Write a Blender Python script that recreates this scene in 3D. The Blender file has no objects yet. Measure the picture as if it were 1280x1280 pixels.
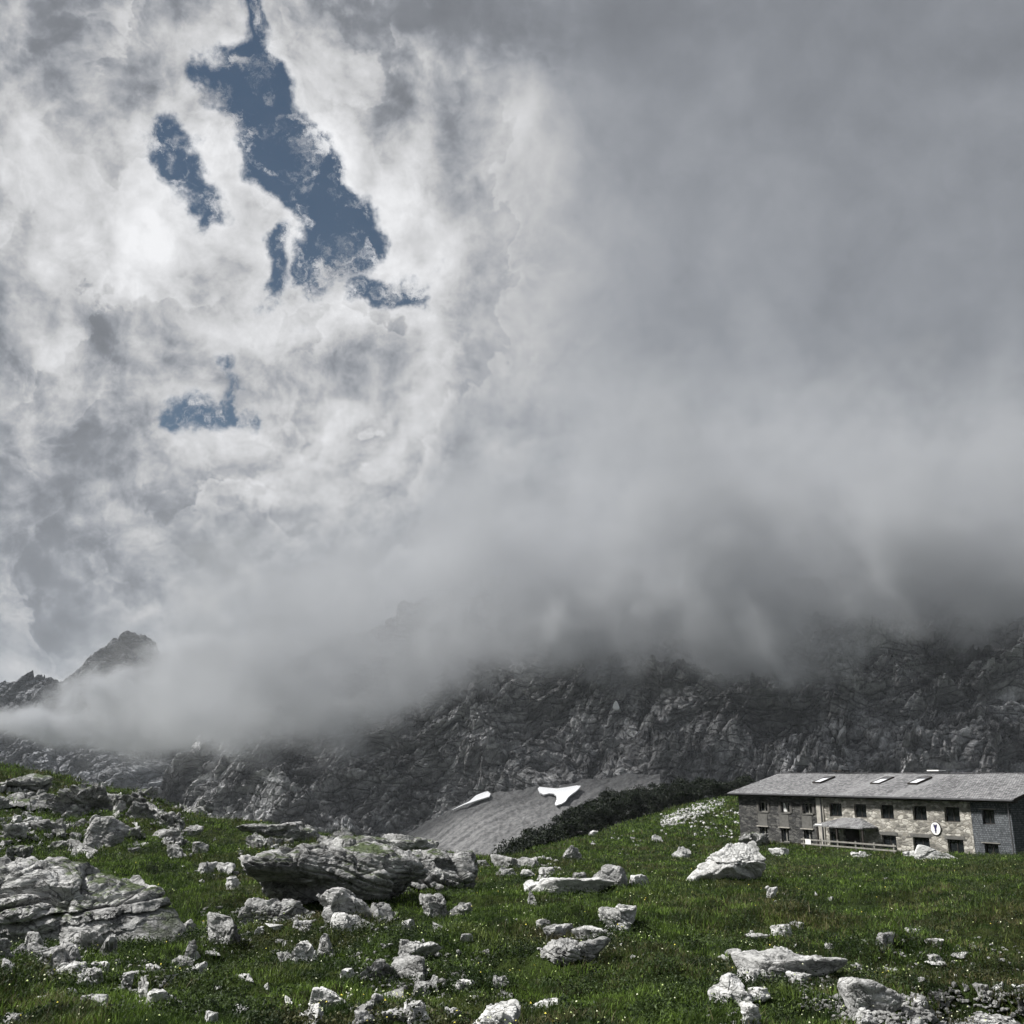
import bpy, bmesh, math, random
import numpy as np
from mathutils import Vector

scene = bpy.context.scene
# ------------------------------------------------------------------ camera
F = 1229.0
PITCH = math.radians(14.9)
cam_data = bpy.data.cameras.new("camera")
cam_data.sensor_width = 36.0
cam_data.lens = 36.0 * F / 1280.0
cam_data.clip_start = 0.1
cam_data.clip_end = 20000.0
cam = bpy.data.objects.new("camera", cam_data)
cam.location = (0, 0, 0)
cam.rotation_euler = (math.radians(90) + PITCH, 0, 0)
scene.collection.objects.link(cam)
scene.camera = cam
scene.view_settings.view_transform = 'Standard'
scene.view_settings.look = 'None'
scene.view_settings.exposure = 0.60
scene.view_settings.gamma = 1.0
scene.render.engine = 'CYCLES'
scene.cycles.use_denoising = True
scene.cycles.max_bounces = 9
scene.cycles.diffuse_bounces = 2
scene.cycles.glossy_bounces = 2
scene.cycles.transmission_bounces = 2
scene.cycles.transparent_max_bounces = 6
scene.cycles.volume_bounces = 8
scene.cycles.use_adaptive_sampling = True
scene.cycles.adaptive_threshold = 0.03

SUN_EL, SUN_AZ = 50.0, -97.0      # elevation, azimuth measured from +Y towards +X
sun_dir = Vector((math.sin(math.radians(SUN_AZ)) * math.cos(math.radians(SUN_EL)),
                  math.cos(math.radians(SUN_AZ)) * math.cos(math.radians(SUN_EL)),
                  math.sin(math.radians(SUN_EL))))
sl = bpy.data.lights.new("sun", 'SUN')
sl.energy = 5.0
sl.angle = math.radians(7)
sl.color = (1.0, 0.975, 0.94)
so = bpy.data.objects.new("sun", sl)
so.rotation_euler = sun_dir.to_track_quat('Z', 'Y').to_euler()
scene.collection.objects.link(so)


# ------------------------------------------------------------------ node helper
class NT:
    """short-hand for building node trees"""
    def __init__(s, tree):
        s.t = tree; s.n = tree.nodes; s.l = tree.links

    def node(s, typ, ins=None, **props):
        nd = s.n.new(typ)
        for k, v in props.items():
            setattr(nd, k, v)
        for k, v in (ins or {}).items():
            s.put(nd.inputs[k], v)
        return nd

    def put(s, sock, v):
        if isinstance(v, bpy.types.NodeSocket):
            s.l.new(v, sock)
        elif v is not None:
            sock.default_value = v

    def m(s, op, a, b=None, c=None, clamp=False):
        nd = s.n.new('ShaderNodeMath'); nd.operation = op; nd.use_clamp = clamp
        s.put(nd.inputs[0], a); s.put(nd.inputs[1], b); s.put(nd.inputs[2], c)
        return nd.outputs[0]

    def v(s, op, a, b=None, scale=None):
        nd = s.n.new('ShaderNodeVectorMath'); nd.operation = op
        s.put(nd.inputs[0], a); s.put(nd.inputs[1], b)
        if scale is not None:
            s.put(nd.inputs[3], scale)
        return nd.outputs[1] if op in ('DOT_PRODUCT', 'LENGTH', 'DISTANCE') else nd.outputs[0]

    def mr(s, x, a, b, c=0.0, d=1.0, smooth=True):
        nd = s.n.new('ShaderNodeMapRange')
        nd.interpolation_type = 'SMOOTHSTEP' if smooth else 'LINEAR'
        for i, q in enumerate((x, a, b, c, d)):
            s.put(nd.inputs[i], q)
        return nd.outputs[0]

    def noise(s, vec, scale, detail=4, rough=0.55, dist=0.0, typ='FBM', color=False, lac=2.0):
        nd = s.n.new('ShaderNodeTexNoise')
        nd.noise_type = typ; nd.noise_dimensions = '3D'
        try:
            nd.normalize = True
        except Exception:
            pass
        s.put(nd.inputs['Vector'], vec)
        nd.inputs['Scale'].default_value = scale
        nd.inputs['Detail'].default_value = detail
        nd.inputs['Roughness'].default_value = rough
        nd.inputs['Lacunarity'].default_value = lac
        nd.inputs['Distortion'].default_value = dist
        return nd.outputs['Color'] if color else nd.outputs[0]

    def vor(s, vec, scale, feature='F1', detail=0, rough=0.5, out='Distance', rnd=1.0, smooth=0.3):
        nd = s.n.new('ShaderNodeTexVoronoi')
        nd.feature = feature; nd.voronoi_dimensions = '3D'
        s.put(nd.inputs['Vector'], vec)
        nd.inputs['Scale'].default_value = scale
        if 'Detail' in nd.inputs and feature != 'N_SPHERE_RADIUS':
            nd.inputs['Detail'].default_value = detail
            nd.inputs['Roughness'].default_value = rough
        nd.inputs['Randomness'].default_value = rnd
        if feature == 'SMOOTH_F1':
            nd.inputs['Smoothness'].default_value = smooth
        return nd.outputs[out]

    def mix(s, fac, a, b, blend='MIX'):
        nd = s.n.new('ShaderNodeMix'); nd.data_type = 'RGBA'; nd.blend_type = blend
        s.put(nd.inputs[0], fac)
        for i, q in ((6, a), (7, b)):
            if isinstance(q, (tuple, list)) and len(q) == 3:
                q = (*q, 1.0)
            s.put(nd.inputs[i], q)
        return nd.outputs[2]

    def grey(s, x):
        nd = s.n.new('ShaderNodeCombineColor')
        for i in range(3):
            s.put(nd.inputs[i], x)
        return nd.outputs[0]


# ------------------------------------------------------------------ sky
def build_world():
    w = bpy.data.worlds.new("World"); scene.world = w
    w.use_nodes = True
    w.node_tree.nodes.clear()
    T = NT(w.node_tree)
    out = T.n.new('ShaderNodeOutputWorld')
    bg = T.n.new('ShaderNodeBackground')
    T.l.new(bg.outputs[0], out.inputs[0])
    tc = T.n.new('ShaderNodeTexCoord')
    d = T.v('NORMALIZE', tc.outputs['Generated'])
    K = F / 100.0
    ax_f = (0, math.cos(PITCH), math.sin(PITCH)); ax_u = (0, -math.sin(PITCH), math.cos(PITCH))
    W = T.m('MAXIMUM', T.v('DOT_PRODUCT', d, ax_f), 0.12)
    U = T.m('ADD', T.m('MULTIPLY', T.m('DIVIDE', T.v('DOT_PRODUCT', d, (1, 0, 0)), W), K), 6.4)
    V = T.m('SUBTRACT', 6.4, T.m('MULTIPLY', T.m('DIVIDE', T.v('DOT_PRODUCT', d, ax_u), W), K))
    cx = T.n.new('ShaderNodeCombineXYZ'); T.put(cx.inputs[0], U); T.put(cx.inputs[1], V)
    P = cx.outputs[0]
    q = T.v('SCALE', d, scale=K)
    # turbulence that frays every edge
    w1 = T.v('SCALE', T.v('SUBTRACT', T.noise(q, 0.75, 2, 0.5, color=True), (.5, .5, .5)), scale=1.5)
    w2 = T.v('SCALE', T.v('SUBTRACT', T.noise(q, 1.9, 8, 0.64, color=True), (.5, .5, .5)), scale=0.95)
    flat = (1, 1, 0)
    PW = T.v('MULTIPLY', T.v('ADD', T.v('ADD', P, w1), w2), flat)
    P1 = T.v('ADD', P, T.v('SCALE', w1, scale=0.6))
    qw = T.v('ADD', q, T.v('ADD', T.v('SCALE', w1, scale=0.8), T.v('SCALE', w2, scale=0.38)))

    def capsule(p, a, b, r):
        ba = (b[0] - a[0], b[1] - a[1], 0); L2 = ba[0] ** 2 + ba[1] ** 2
        pa = T.v('SUBTRACT', p, (a[0], a[1], 0))
        h = T.m('DIVIDE', T.v('DOT_PRODUCT', pa, ba), L2, clamp=True)
        return T.m('SUBTRACT', T.v('LENGTH', T.v('SUBTRACT', pa, T.v('SCALE', ba, scale=h))), r)

    D = None
    for a, b, r in CAPS:
        c = capsule(PW, a, b, r)
        D = c if D is None else T.m('SMOOTH_MIN', D, c, 0.08)
    hole = T.mr(D, 0.06, -0.13)
    shred = T.mr(T.noise(T.v('ADD', q, T.v('SCALE', w2, scale=0.9)), 1.8, 6, 0.70), 0.50, 0.66)
    hole = T.m('MULTIPLY', hole, T.m('SUBTRACT', 1.0, T.m('MULTIPLY', T.m('MULTIPLY', shred, 0.9), T.mr(D, -0.55, -0.12, 0.50, 1.0))))

    def blob(c, rx, ry, p=P1):
        e = T.v('MULTIPLY', T.v('SUBTRACT', p, (c[0], c[1], 0)), (1 / rx, 1 / ry, 0))
        return T.m('EXPONENT', T.m('MULTIPLY', T.v('DOT_PRODUCT', e, e), -1.0))

    def terrace(sc, k, seed, det, radial, sharp, fall, pw):
        """overlapping cloud fronts: each is bright where its edge faces the sun and falls off to grey behind it"""
        n = T.noise(T.v('ADD', T.v('SCALE', pw, scale=1.0), seed), sc, det, 0.52)
        n = T.m('ADD', T.m('MULTIPLY', n, k), T.m('MULTIPLY', D, radial))
        s = T.m('FRACT', n)
        lit = T.m('EXPONENT', T.m('MULTIPLY', s, -fall))
        back = T.mr(s, 1.0 - sharp, 1.0)
        return T.m('ADD', T.m('MULTIPLY', lit, T.m('SUBTRACT', 1.0, back)), back)
    T1 = terrace(0.36, 5.0, (3.1, 7.7, 1.3), 7, 0.50, 0.06, 3.0, qw)
    T2 = terrace(0.85, 5.0, (13.4, 2.2, 5.9), 6, 0.55, 0.14, 2.4, qw)
    amp1 = T.mr(T.noise(T.v('ADD', q, (9, 4, 2)), 0.42, 2, 0.5), 0.36, 0.58, 0.10, 1.0)
    amp2 = T.mr(T.noise(T.v('ADD', q, (1, 14, 22)), 0.6, 2, 0.5), 0.40, 0.60, 0.05, 1.0)
    # billows: soft lumps that are bright on the side facing the gap in the clouds
    sd = T.v('SUBTRACT', tuple(sun_img), d)
    sdn = T.v('NORMALIZE', sd)
    qs = T.v('ADD', q, T.v('ADD', T.v('SCALE', w1, scale=0.35), T.v('SCALE', w2, scale=0.10)))

    def lump(p, sc, det, rough):
        a = T.m('ABSOLUTE', T.m('SUBTRACT', T.noise(p, sc, 2, 0.5), 0.5))
        return T.m('ADD', T.m('MULTIPLY', a, -1.1), T.noise(T.v('ADD', p, (5, 3, 8)), sc * 1.1, det, rough))
    E1 = T.m('SUBTRACT', lump(qs, 0.50, 7, 0.58), lump(T.v("ADD", qs, T.v("SCALE", sdn, scale=0.50)), 0.50, 7, 0.58))
    E2 = T.m('SUBTRACT', T.noise(qs, 1.9, 6, 0.62), T.noise(T.v('ADD', qs, T.v('SCALE', sdn, scale=0.13)), 1.9, 6, 0.62))
    fld = T.noise(T.v('ADD', q, w1), 0.42, 4, 0.55)            # broad light and dark masses
    fine = T.noise(T.v('ADD', q, T.v('SCALE', w2, scale=0.15)), 1.7, 8, 0.60)

    base = 0.262
    for c, rx, ry, amp in BLOBS:
        base = T.m('ADD', base, T.m('MULTIPLY', blob(c, rx, ry), amp))
    near = T.m('MULTIPLY', T.mr(U, 8.0, 4.4), T.mr(V, 10.0, 6.5, 0.35, 1.0))          # sunlit, strongly modelled part
    con = T.m('ADD', 0.06, T.m('MULTIPLY', near, 0.94))
    val = T.m('ADD', base, T.m('MULTIPLY', T.m('MULTIPLY', T.m('MULTIPLY', T.m('SUBTRACT', T1, 0.30), amp1), con), 0.21))
    val = T.m('ADD', val, T.m('MULTIPLY', T.m('MULTIPLY', E1, con), 1.15))
    val = T.m('ADD', val, T.m('MULTIPLY', T.m('MULTIPLY', E2, con), 0.85))
    val = T.m('ADD', val, T.m('MULTIPLY', T.m('MULTIPLY', T.m('MULTIPLY', T.m('SUBTRACT', T2, 0.30), amp2), con), 0.12))
    val = T.m('ADD', val, T.m('MULTIPLY', T.m('SUBTRACT', fld, 0.5), T.m('ADD', 0.26, T.m('MULTIPLY', near, 0.44))))
    val = T.m('ADD', val, T.m('MULTIPLY', T.m('MULTIPLY', T.m('SUBTRACT', fine, 0.5), T.m('ADD', con, 0.12)), 0.48))
    rim = T.m('EXPONENT', T.m('MULTIPLY', T.m('MAXIMUM', D, 0.0), -2.4))
    val = T.m('ADD', val, T.m('MULTIPLY', rim, 0.30))
    val = T.m('SUBTRACT', val, T.m('MULTIPLY', T.m('MAXIMUM', T.m('SUBTRACT', val, 0.62), 0.0), 0.32))
    val = T.m('MINIMUM', T.m('SMOOTH_MAX', val, T.m('ADD', 0.15, T.m('MULTIPLY', fine, 0.16)), 0.14), 0.95)
    # thin grey-blue in the shade, neutral in the light
    tint = T.mix(T.mr(val, 0.22, 0.6), (0.93, 0.99, 1.10), (0.995, 1.0, 1.02))
    cloud = T.mix(1.0, T.grey(val), tint, 'MULTIPLY')
    sky = T.n.new('ShaderNodeTexSky'); sky.sky_type = 'NISHITA'; sky.sun_disc = False
    sky.sun_elevation = math.radians(SUN_EL); sky.sun_rotation = math.radians(SUN_AZ)
    sky.altitude = 1800; sky.air_density = 1.0; sky.dust_density = 0.3
    blue = T.mix(1.0, T.v('SCALE', sky.outputs[0], scale=SKY_STRENGTH / 0.9), BLUE_TINT, 'MULTIPLY')
    col = T.mix(hole, cloud, blue)
    T.l.new(col, bg.inputs[0])
    bg.inputs[1].default_value = 0.63
    w.cycles.sampling_method = 'MANUAL'
    w.cycles.sample_map_resolution = 512


SKY_STRENGTH = 0.058
BLUE_TINT = (0.92, 0.95, 0.86, 1)
CAPS = [((3.15, 0.1), (3.1, 0.6), 0.26), ((2.85, 0.95), (3.3, 1.7), 0.50), ((3.4, 1.9), (4.15, 2.75), 0.62),
        ((4.1, 3.0), (3.85, 3.6), 0.36), ((4.6, 3.5), (5.2, 3.5), 0.30), ((1.9, 1.75), (2.4, 2.8), 0.17), ((2.5, 0.95), (2.9, 1.35), 0.33),
        ((3.3, 3.2), (3.3, 3.8), 0.22), ((2.3, 5.3), (2.75, 5.1), 0.20), ((2.75, 4.8), (2.85, 5.1), 0.16)]
BLOBS = [((3.2, 3.0), 3.3, 3.1, 0.29), ((9.2, 5.8), 3.5, 1.2, 0.05), ((5.4, 3.2), 1.9, 1.8, 0.10), ((0.4, 3.6), 1.6, 2.2, 0.12),
         ((2.3, 4.3), 0.7, 0.7, -0.24), ((0.6, 0.2), 1.2, 0.8, 0.05), ((0.9, 8.6), 1.6, 0.7, 0.16),
         ((1.0, 6.5), 1.5, 0.6, -0.06), ((0.1, 7.4), 0.7, 0.5, 0.14), ((6.6, 1.2), 1.2, 1.2, 0.10),
         ((3.6, 6.7), 1.0, 0.8, 0.10), ((10.5, 7.5), 3.5, 1.6, -0.07), ((7.2, 0.2), 1.5, 0.8, -0.07)]
_si = Vector(((330 - 640), F * math.cos(PITCH) - (640 - 260) * math.sin(PITCH), F * math.sin(PITCH) + (640 - 260) * math.cos(PITCH)))
sun_img = _si.normalized()
build_world()

# ------------------------------------------------------------------ numpy noise
_rng = np.random.default_rng(7)
_perm = np.concatenate([_rng.permutation(256)] * 3).astype(np.int32)
_g = _rng.normal(size=(256, 3)); _g = (_g / np.linalg.norm(_g, axis=1)[:, None]).astype(np.float32)


def perlin(p):
    p = np.asarray(p, np.float32)
    i = np.floor(p).astype(np.int32); f = p - i
    u = f * f * f * (f * (f * 6 - 15) + 10)
    i &= 255
    r = 0
    for dx in (0, 1):
        wx = u[:, 0] if dx else 1 - u[:, 0]
        a = _perm[i[:, 0] + dx]
        for dy in (0, 1):
            wy = u[:, 1] if dy else 1 - u[:, 1]
            b = _perm[a + i[:, 1] + dy]
            for dz in (0, 1):
                wz = u[:, 2] if dz else 1 - u[:, 2]
                g = _g[_perm[b + i[:, 2] + dz]]
                r = r + wx * wy * wz * ((f[:, 0] - dx) * g[:, 0] + (f[:, 1] - dy) * g[:, 1] + (f[:, 2] - dz) * g[:, 2])
    return r * 1.5


def fbm(p, octv=5, gain=0.5, lac=2.03):
    r, a, s = 0, 1.0, 1.0
    for k in range(octv):
        r = r + a * perlin(p * s + 17.3 * k); a *= gain; s *= lac
    return r


def ridged(p, octv=5, gain=0.5, lac=2.05):
    """sharp crests (1) and rounded hollows (0)"""
    r, a, s, w, tot = 0, 1.0, 1.0, 1.0, 0.0
    for k in range(octv):
        n = 1 - np.abs(perlin(p * s + 31.7 * k)); n = n * n
        r = r + a * n * w; tot += a
        w = np.clip(n * 1.6, 0, 1); a *= gain; s *= lac
    return r / tot


def facets(p, seed=0):
    """piecewise planar noise: nearest of jittered cell centres, each cell a tilted plane -> rock faces and cracks"""
    p = np.asarray(p, np.float32)
    i = np.floor(p).astype(np.int32)
    best = np.full(len(p), 9e9, np.float32); second = best.copy(); val = np.zeros(len(p), np.float32)
    for dx in (-1, 0, 1):
        for dy in (-1, 0, 1):
            for dz in (-1, 0, 1):
                c = i + np.array((dx, dy, dz), np.int32)
                h = _perm[(_perm[(_perm[(c[:, 0] + seed) & 255] + c[:, 1]) & 255] + c[:, 2]) & 255]
                j = _g[h] * 0.42 + 0.5
                dvec = p - (c + j)
                dist = (dvec * dvec).sum(1)
                g2 = _g[(h * 7 + 13) & 255]
                v = (dvec * g2).sum(1) + _g[(h * 3 + 5) & 255][:, 0] * 0.5
                m = dist < best
                second = np.where(m, best, np.minimum(second, dist))
                val = np.where(m, v, val); best = np.where(m, dist, best)
    return val, np.sqrt(second) - np.sqrt(best)


def sstep(x, a, b):
    t = np.clip((x - a) / (b - a), 0, 1)
    return t * t * (3 - 2 * t)


# ------------------------------------------------------------------ picture <-> place
CP, SP = math.cos(PITCH), math.sin(PITCH)


def ray(px, py):
    """direction from the camera for a point of the photograph, y component scaled to 1"""
    dx = px - 640.0; dy = F * CP - (640.0 - py) * SP; dz = F * SP + (640.0 - py) * CP
    return dx / dy, dz / dy


def slope_row(row):
    return ray(640, row)[1]


# ------------------------------------------------------------------ mesh helpers
def new_mesh(name, verts, faces, mat=None, parent=None, smooth=True, loc=None):
    me = bpy.data.meshes.new(name)
    verts = np.asarray(verts, np.float32)
    faces = np.asarray(faces, np.int32)
    k = faces.shape[1]
    me.vertices.add(len(verts)); me.vertices.foreach_set('co', verts.ravel())
    me.loops.add(faces.size); me.loops.foreach_set('vertex_index', faces.ravel())
    me.polygons.add(len(faces))
    me.polygons.foreach_set('loop_start', np.arange(0, faces.size, k, dtype=np.int32))
    try:
        me.polygons.foreach_set('loop_total', np.full(len(faces), k, np.int32))
    except Exception:
        pass
    me.update(calc_edges=True); me.validate()
    if smooth:
        me.polygons.foreach_set('use_smooth', np.ones(len(me.polygons), bool))
    else:
        me.polygons.foreach_set('use_smooth', np.zeros(len(me.polygons), bool))
    if mat:
        me.materials.append(mat)
    o = bpy.data.objects.new(name, me)
    if loc is not None:
        o.location = loc
    if parent is not None:
        o.parent = parent
    scene.collection.objects.link(o)
    return o


def grid_faces(nr, nc, wrap=False):
    r = np.arange(nr - 1)[:, None]; c = np.arange(nc if wrap else nc - 1)[None, :]
    a = r * nc + c; b = r * nc + (c + 1) % nc
    return np.stack([a, b, b + nc, a + nc], -1).reshape(-1, 4)


def tag(o, label=None, cat=None, group=None, kind=None):
    if label: o['label'] = label
    if cat: o['category'] = cat
    if group: o['group'] = group
    if kind: o['kind'] = kind
    return o


def material(name, rough=0.9, spec=0.25):
    m = bpy.data.materials.new(name); m.use_nodes = True
    T = NT(m.node_tree)
    b = T.n.get('Principled BSDF')
    b.inputs['Roughness'].default_value = rough
    b.inputs['Specular IOR Level'].default_value = spec
    return m, T, b


def bump(T, b, height, dist, strength=1.0):
    nd = T.n.new('ShaderNodeBump'); nd.inputs['Strength'].default_value = strength
    nd.inputs['Distance'].default_value = dist
    T.put(nd.inputs['Height'], height)
    T.l.new(nd.outputs[0], b.inputs['Normal'])
    return nd


def geo_pos(T):
    return T.n.new('ShaderNodeNewGeometry').outputs['Position']


def obj_pos(T):
    return T.n.new('ShaderNodeTexCoord').outputs['Object']


# ------------------------------------------------------------------ materials of the land
def ramp(T, x, stops):
    nd = T.n.new('ShaderNodeValToRGB')
    T.put(nd.inputs[0], x)
    e = nd.color_ramp.elements
    while len(e) > 1:
        e.remove(e[-1])
    for i, (p, c) in enumerate(stops):
        el = e[0] if i == 0 else e.new(p)
        el.position = p; el.color = (*c, 1) if len(c) == 3 else c
    return nd.outputs[0]


def make_limestone(name, lo, hi, sc, bumpd, moss=0.0, crack=1.0):
    m, T, b = material(name, 0.92, 0.2)
    p = geo_pos(T)
    pw = T.v('ADD', p, T.v('SCALE', T.noise(p, sc * 1.2, 2, 0.5, color=True), scale=0.5 / sc))
    ps = T.v('MULTIPLY', pw, (1.0, 1.0, 2.2))
    big = T.noise(p, sc * 0.35, 3, 0.6)
    mid = T.noise(ps, sc * 1.6, 6, 0.68)
    fin = T.noise(p, sc * 9, 4, 0.7)
    c1 = T.m('ABSOLUTE', T.m('SUBTRACT', T.noise(ps, sc * 0.9, 5, 0.55, dist=0.6), 0.5))
    c2 = T.m('ABSOLUTE', T.m('SUBTRACT', T.noise(T.v('ADD', ps, (31, 7, 3)), sc * 2.0, 4, 0.6), 0.5))
    ck = T.m('MULTIPLY', T.mr(c1, 0.0, 0.022), T.mr(c2, 0.0, 0.03, 0.45, 1.0))
    t = T.m('ADD', T.m('MULTIPLY', mid, 0.75), T.m('ADD', T.m('MULTIPLY', big, 0.45), T.m('MULTIPLY', fin, 0.35)))
    t = T.mr(t, 0.55, 1.02)
    col = T.mix(t, lo, hi)
    dark = T.m('ADD', 1 - 0.62 * crack, T.m('MULTIPLY', ck, 0.62 * crack))
    col = T.mix(1.0, col, T.grey(dark), 'MULTIPLY')
    # dark lichen spots
    li = T.mr(T.noise(p, sc * 4.5, 5, 0.75), 0.60, 0.70, 0.0, 0.5)
    col = T.mix(li, col, (lo[0] * 0.45, lo[1] * 0.45, lo[2] * 0.42))
    if moss > 0:
        nz = T.n.new('ShaderNodeSeparateXYZ'); T.l.new(T.n.new('ShaderNodeNewGeometry').outputs['Normal'], nz.inputs[0])
        up = T.mr(nz.outputs[2], 0.55, 0.9)
        mk = T.m('MULTIPLY', up, T.mr(T.noise(p, sc * 0.8, 4, 0.65), 0.48, 0.55))
        col = T.mix(T.m('MULTIPLY', mk, moss), col, T.mix(fin, (0.022, 0.036, 0.010), (0.07, 0.10, 0.026)))
    T.l.new(col, b.inputs['Base Color'])
    h = T.m('ADD', T.m('MULTIPLY', mid, 0.8), T.m('ADD', T.m('MULTIPLY', ck, 0.3), T.m('MULTIPLY', fin, 0.25)))
    bump(T, b, h, bumpd, 1.0)
    return m


def make_mountain_mat(name, lo, hi, sc=1.0, bumpd=5.0):
    m, T, b = material(name, 0.95, 0.1)
    p = geo_pos(T)
    wv = T.v('SCALE', T.noise(p, 0.012 * sc, 3, 0.6, color=True), scale=40 / sc)
    pw = T.v('ADD', p, wv)
    # beds that dip to the left: stretch along the dip
    mp = T.n.new('ShaderNodeMapping'); T.l.new(pw, mp.inputs[0]); mp.inputs['Rotation'].default_value = (0.3, math.radians(-38), 0.2)
    mp.inputs['Scale'].default_value = (0.6, 1.0, 1.9)
    ps = mp.outputs[0]
    a = T.noise(ps, 0.05 * sc, 7, 0.66)
    c = T.noise(ps, 0.16 * sc, 5, 0.7)
    rg = T.noise(ps, 0.055 * sc, 5, 0.65, typ='RIDGED_MULTIFRACTAL')
    ed = T.mr(T.vor(ps, 0.085 * sc, 'DISTANCE_TO_EDGE'), 0.0, 0.11)
    ed2 = T.mr(T.vor(pw, 0.23 * sc, 'DISTANCE_TO_EDGE'), 0.0, 0.12, 0.75, 1.0)
    t = T.mr(T.m('ADD', T.m('MULTIPLY', a, 0.6), T.m('MULTIPLY', c, 0.6)), 0.42, 0.82)
    col = T.mix(t, lo, hi)
    dk = T.m('MULTIPLY', T.m('ADD', 0.5, T.m('MULTIPLY', ed, 0.5)), ed2)
    stain = T.mr(T.noise(T.v('MULTIPLY', pw, (1, 1, 0.45)), 0.018 * sc, 4, 0.65), 0.38, 0.60, 0.45, 1.0)
    col = T.mix(1.0, T.mix(1.0, col, T.grey(stain), 'MULTIPLY'), T.grey(dk), 'MULTIPLY')
    T.l.new(col, b.inputs['Base Color'])
    h = T.m('ADD', T.m('ADD', T.m('MULTIPLY', a, 0.9), T.m('MULTIPLY', c, 0.6)), T.m('ADD', T.m('MULTIPLY', ed, 0.22), T.m('MULTIPLY', ed2, 0.16)))
    bump(T, b, h, bumpd, 1.0)
    return m


def make_turf():
    m, T, b = material('turf', 0.95, 0.1)
    p = geo_pos(T)
    big = T.noise(p, 0.12, 4, 0.6)
    mid = T.noise(p, 1.1, 6, 0.7)
    fin = T.noise(p, 9, 4, 0.75)
    g = T.mix(T.mr(mid, 0.38, 0.62), (0.014, 0.024, 0.006), (0.055, 0.090, 0.018))
    g = T.mix(T.mr(big, 0.45, 0.62, 0, 0.55), g, (0.050, 0.052, 0.016))
    g = T.mix(T.mr(fin, 0.35, 0.7, 0, 0.6), T.mix(1.0, g, (0.5, 0.5, 0.5), 'MULTIPLY'), g)
    T.l.new(g, b.inputs['Base Color'])
    bump(T, b, T.m('ADD', T.m('MULTIPLY', mid, 0.7), T.m('MULTIPLY', fin, 0.4)), 0.35)
    return m


def make_blade(name, c1, c2, c3, trans=0.35):
    m, T, b = material(name, 0.6, 0.25)
    at = T.n.new('ShaderNodeAttribute'); at.attribute_name = 'rnd'
    p = geo_pos(T)
    big = T.noise(p, 0.16, 3, 0.6)
    mid = T.noise(p, 0.9, 4, 0.7)
    tone = T.m('MULTIPLY', at.outputs['Fac'], T.mr(mid, 0.42, 0.60, 0.08, 1.35))
    g = T.mix(tone, c1, c2)
    g = T.mix(T.mr(big, 0.47, 0.60), g, T.mix(tone, c1, c3))
    T.l.new(g, b.inputs['Base Color'])
    out = T.n.get('Material Output')
    tr = T.n.new('ShaderNodeBsdfTranslucent'); T.l.new(g, tr.inputs[0])
    ms = T.n.new('ShaderNodeMixShader'); ms.inputs[0].default_value = trans
    T.l.new(b.outputs[0], ms.inputs[1]); T.l.new(tr.outputs[0], ms.inputs[2]); T.l.new(ms.outputs[0], out.inputs[0])
    return m


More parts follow.
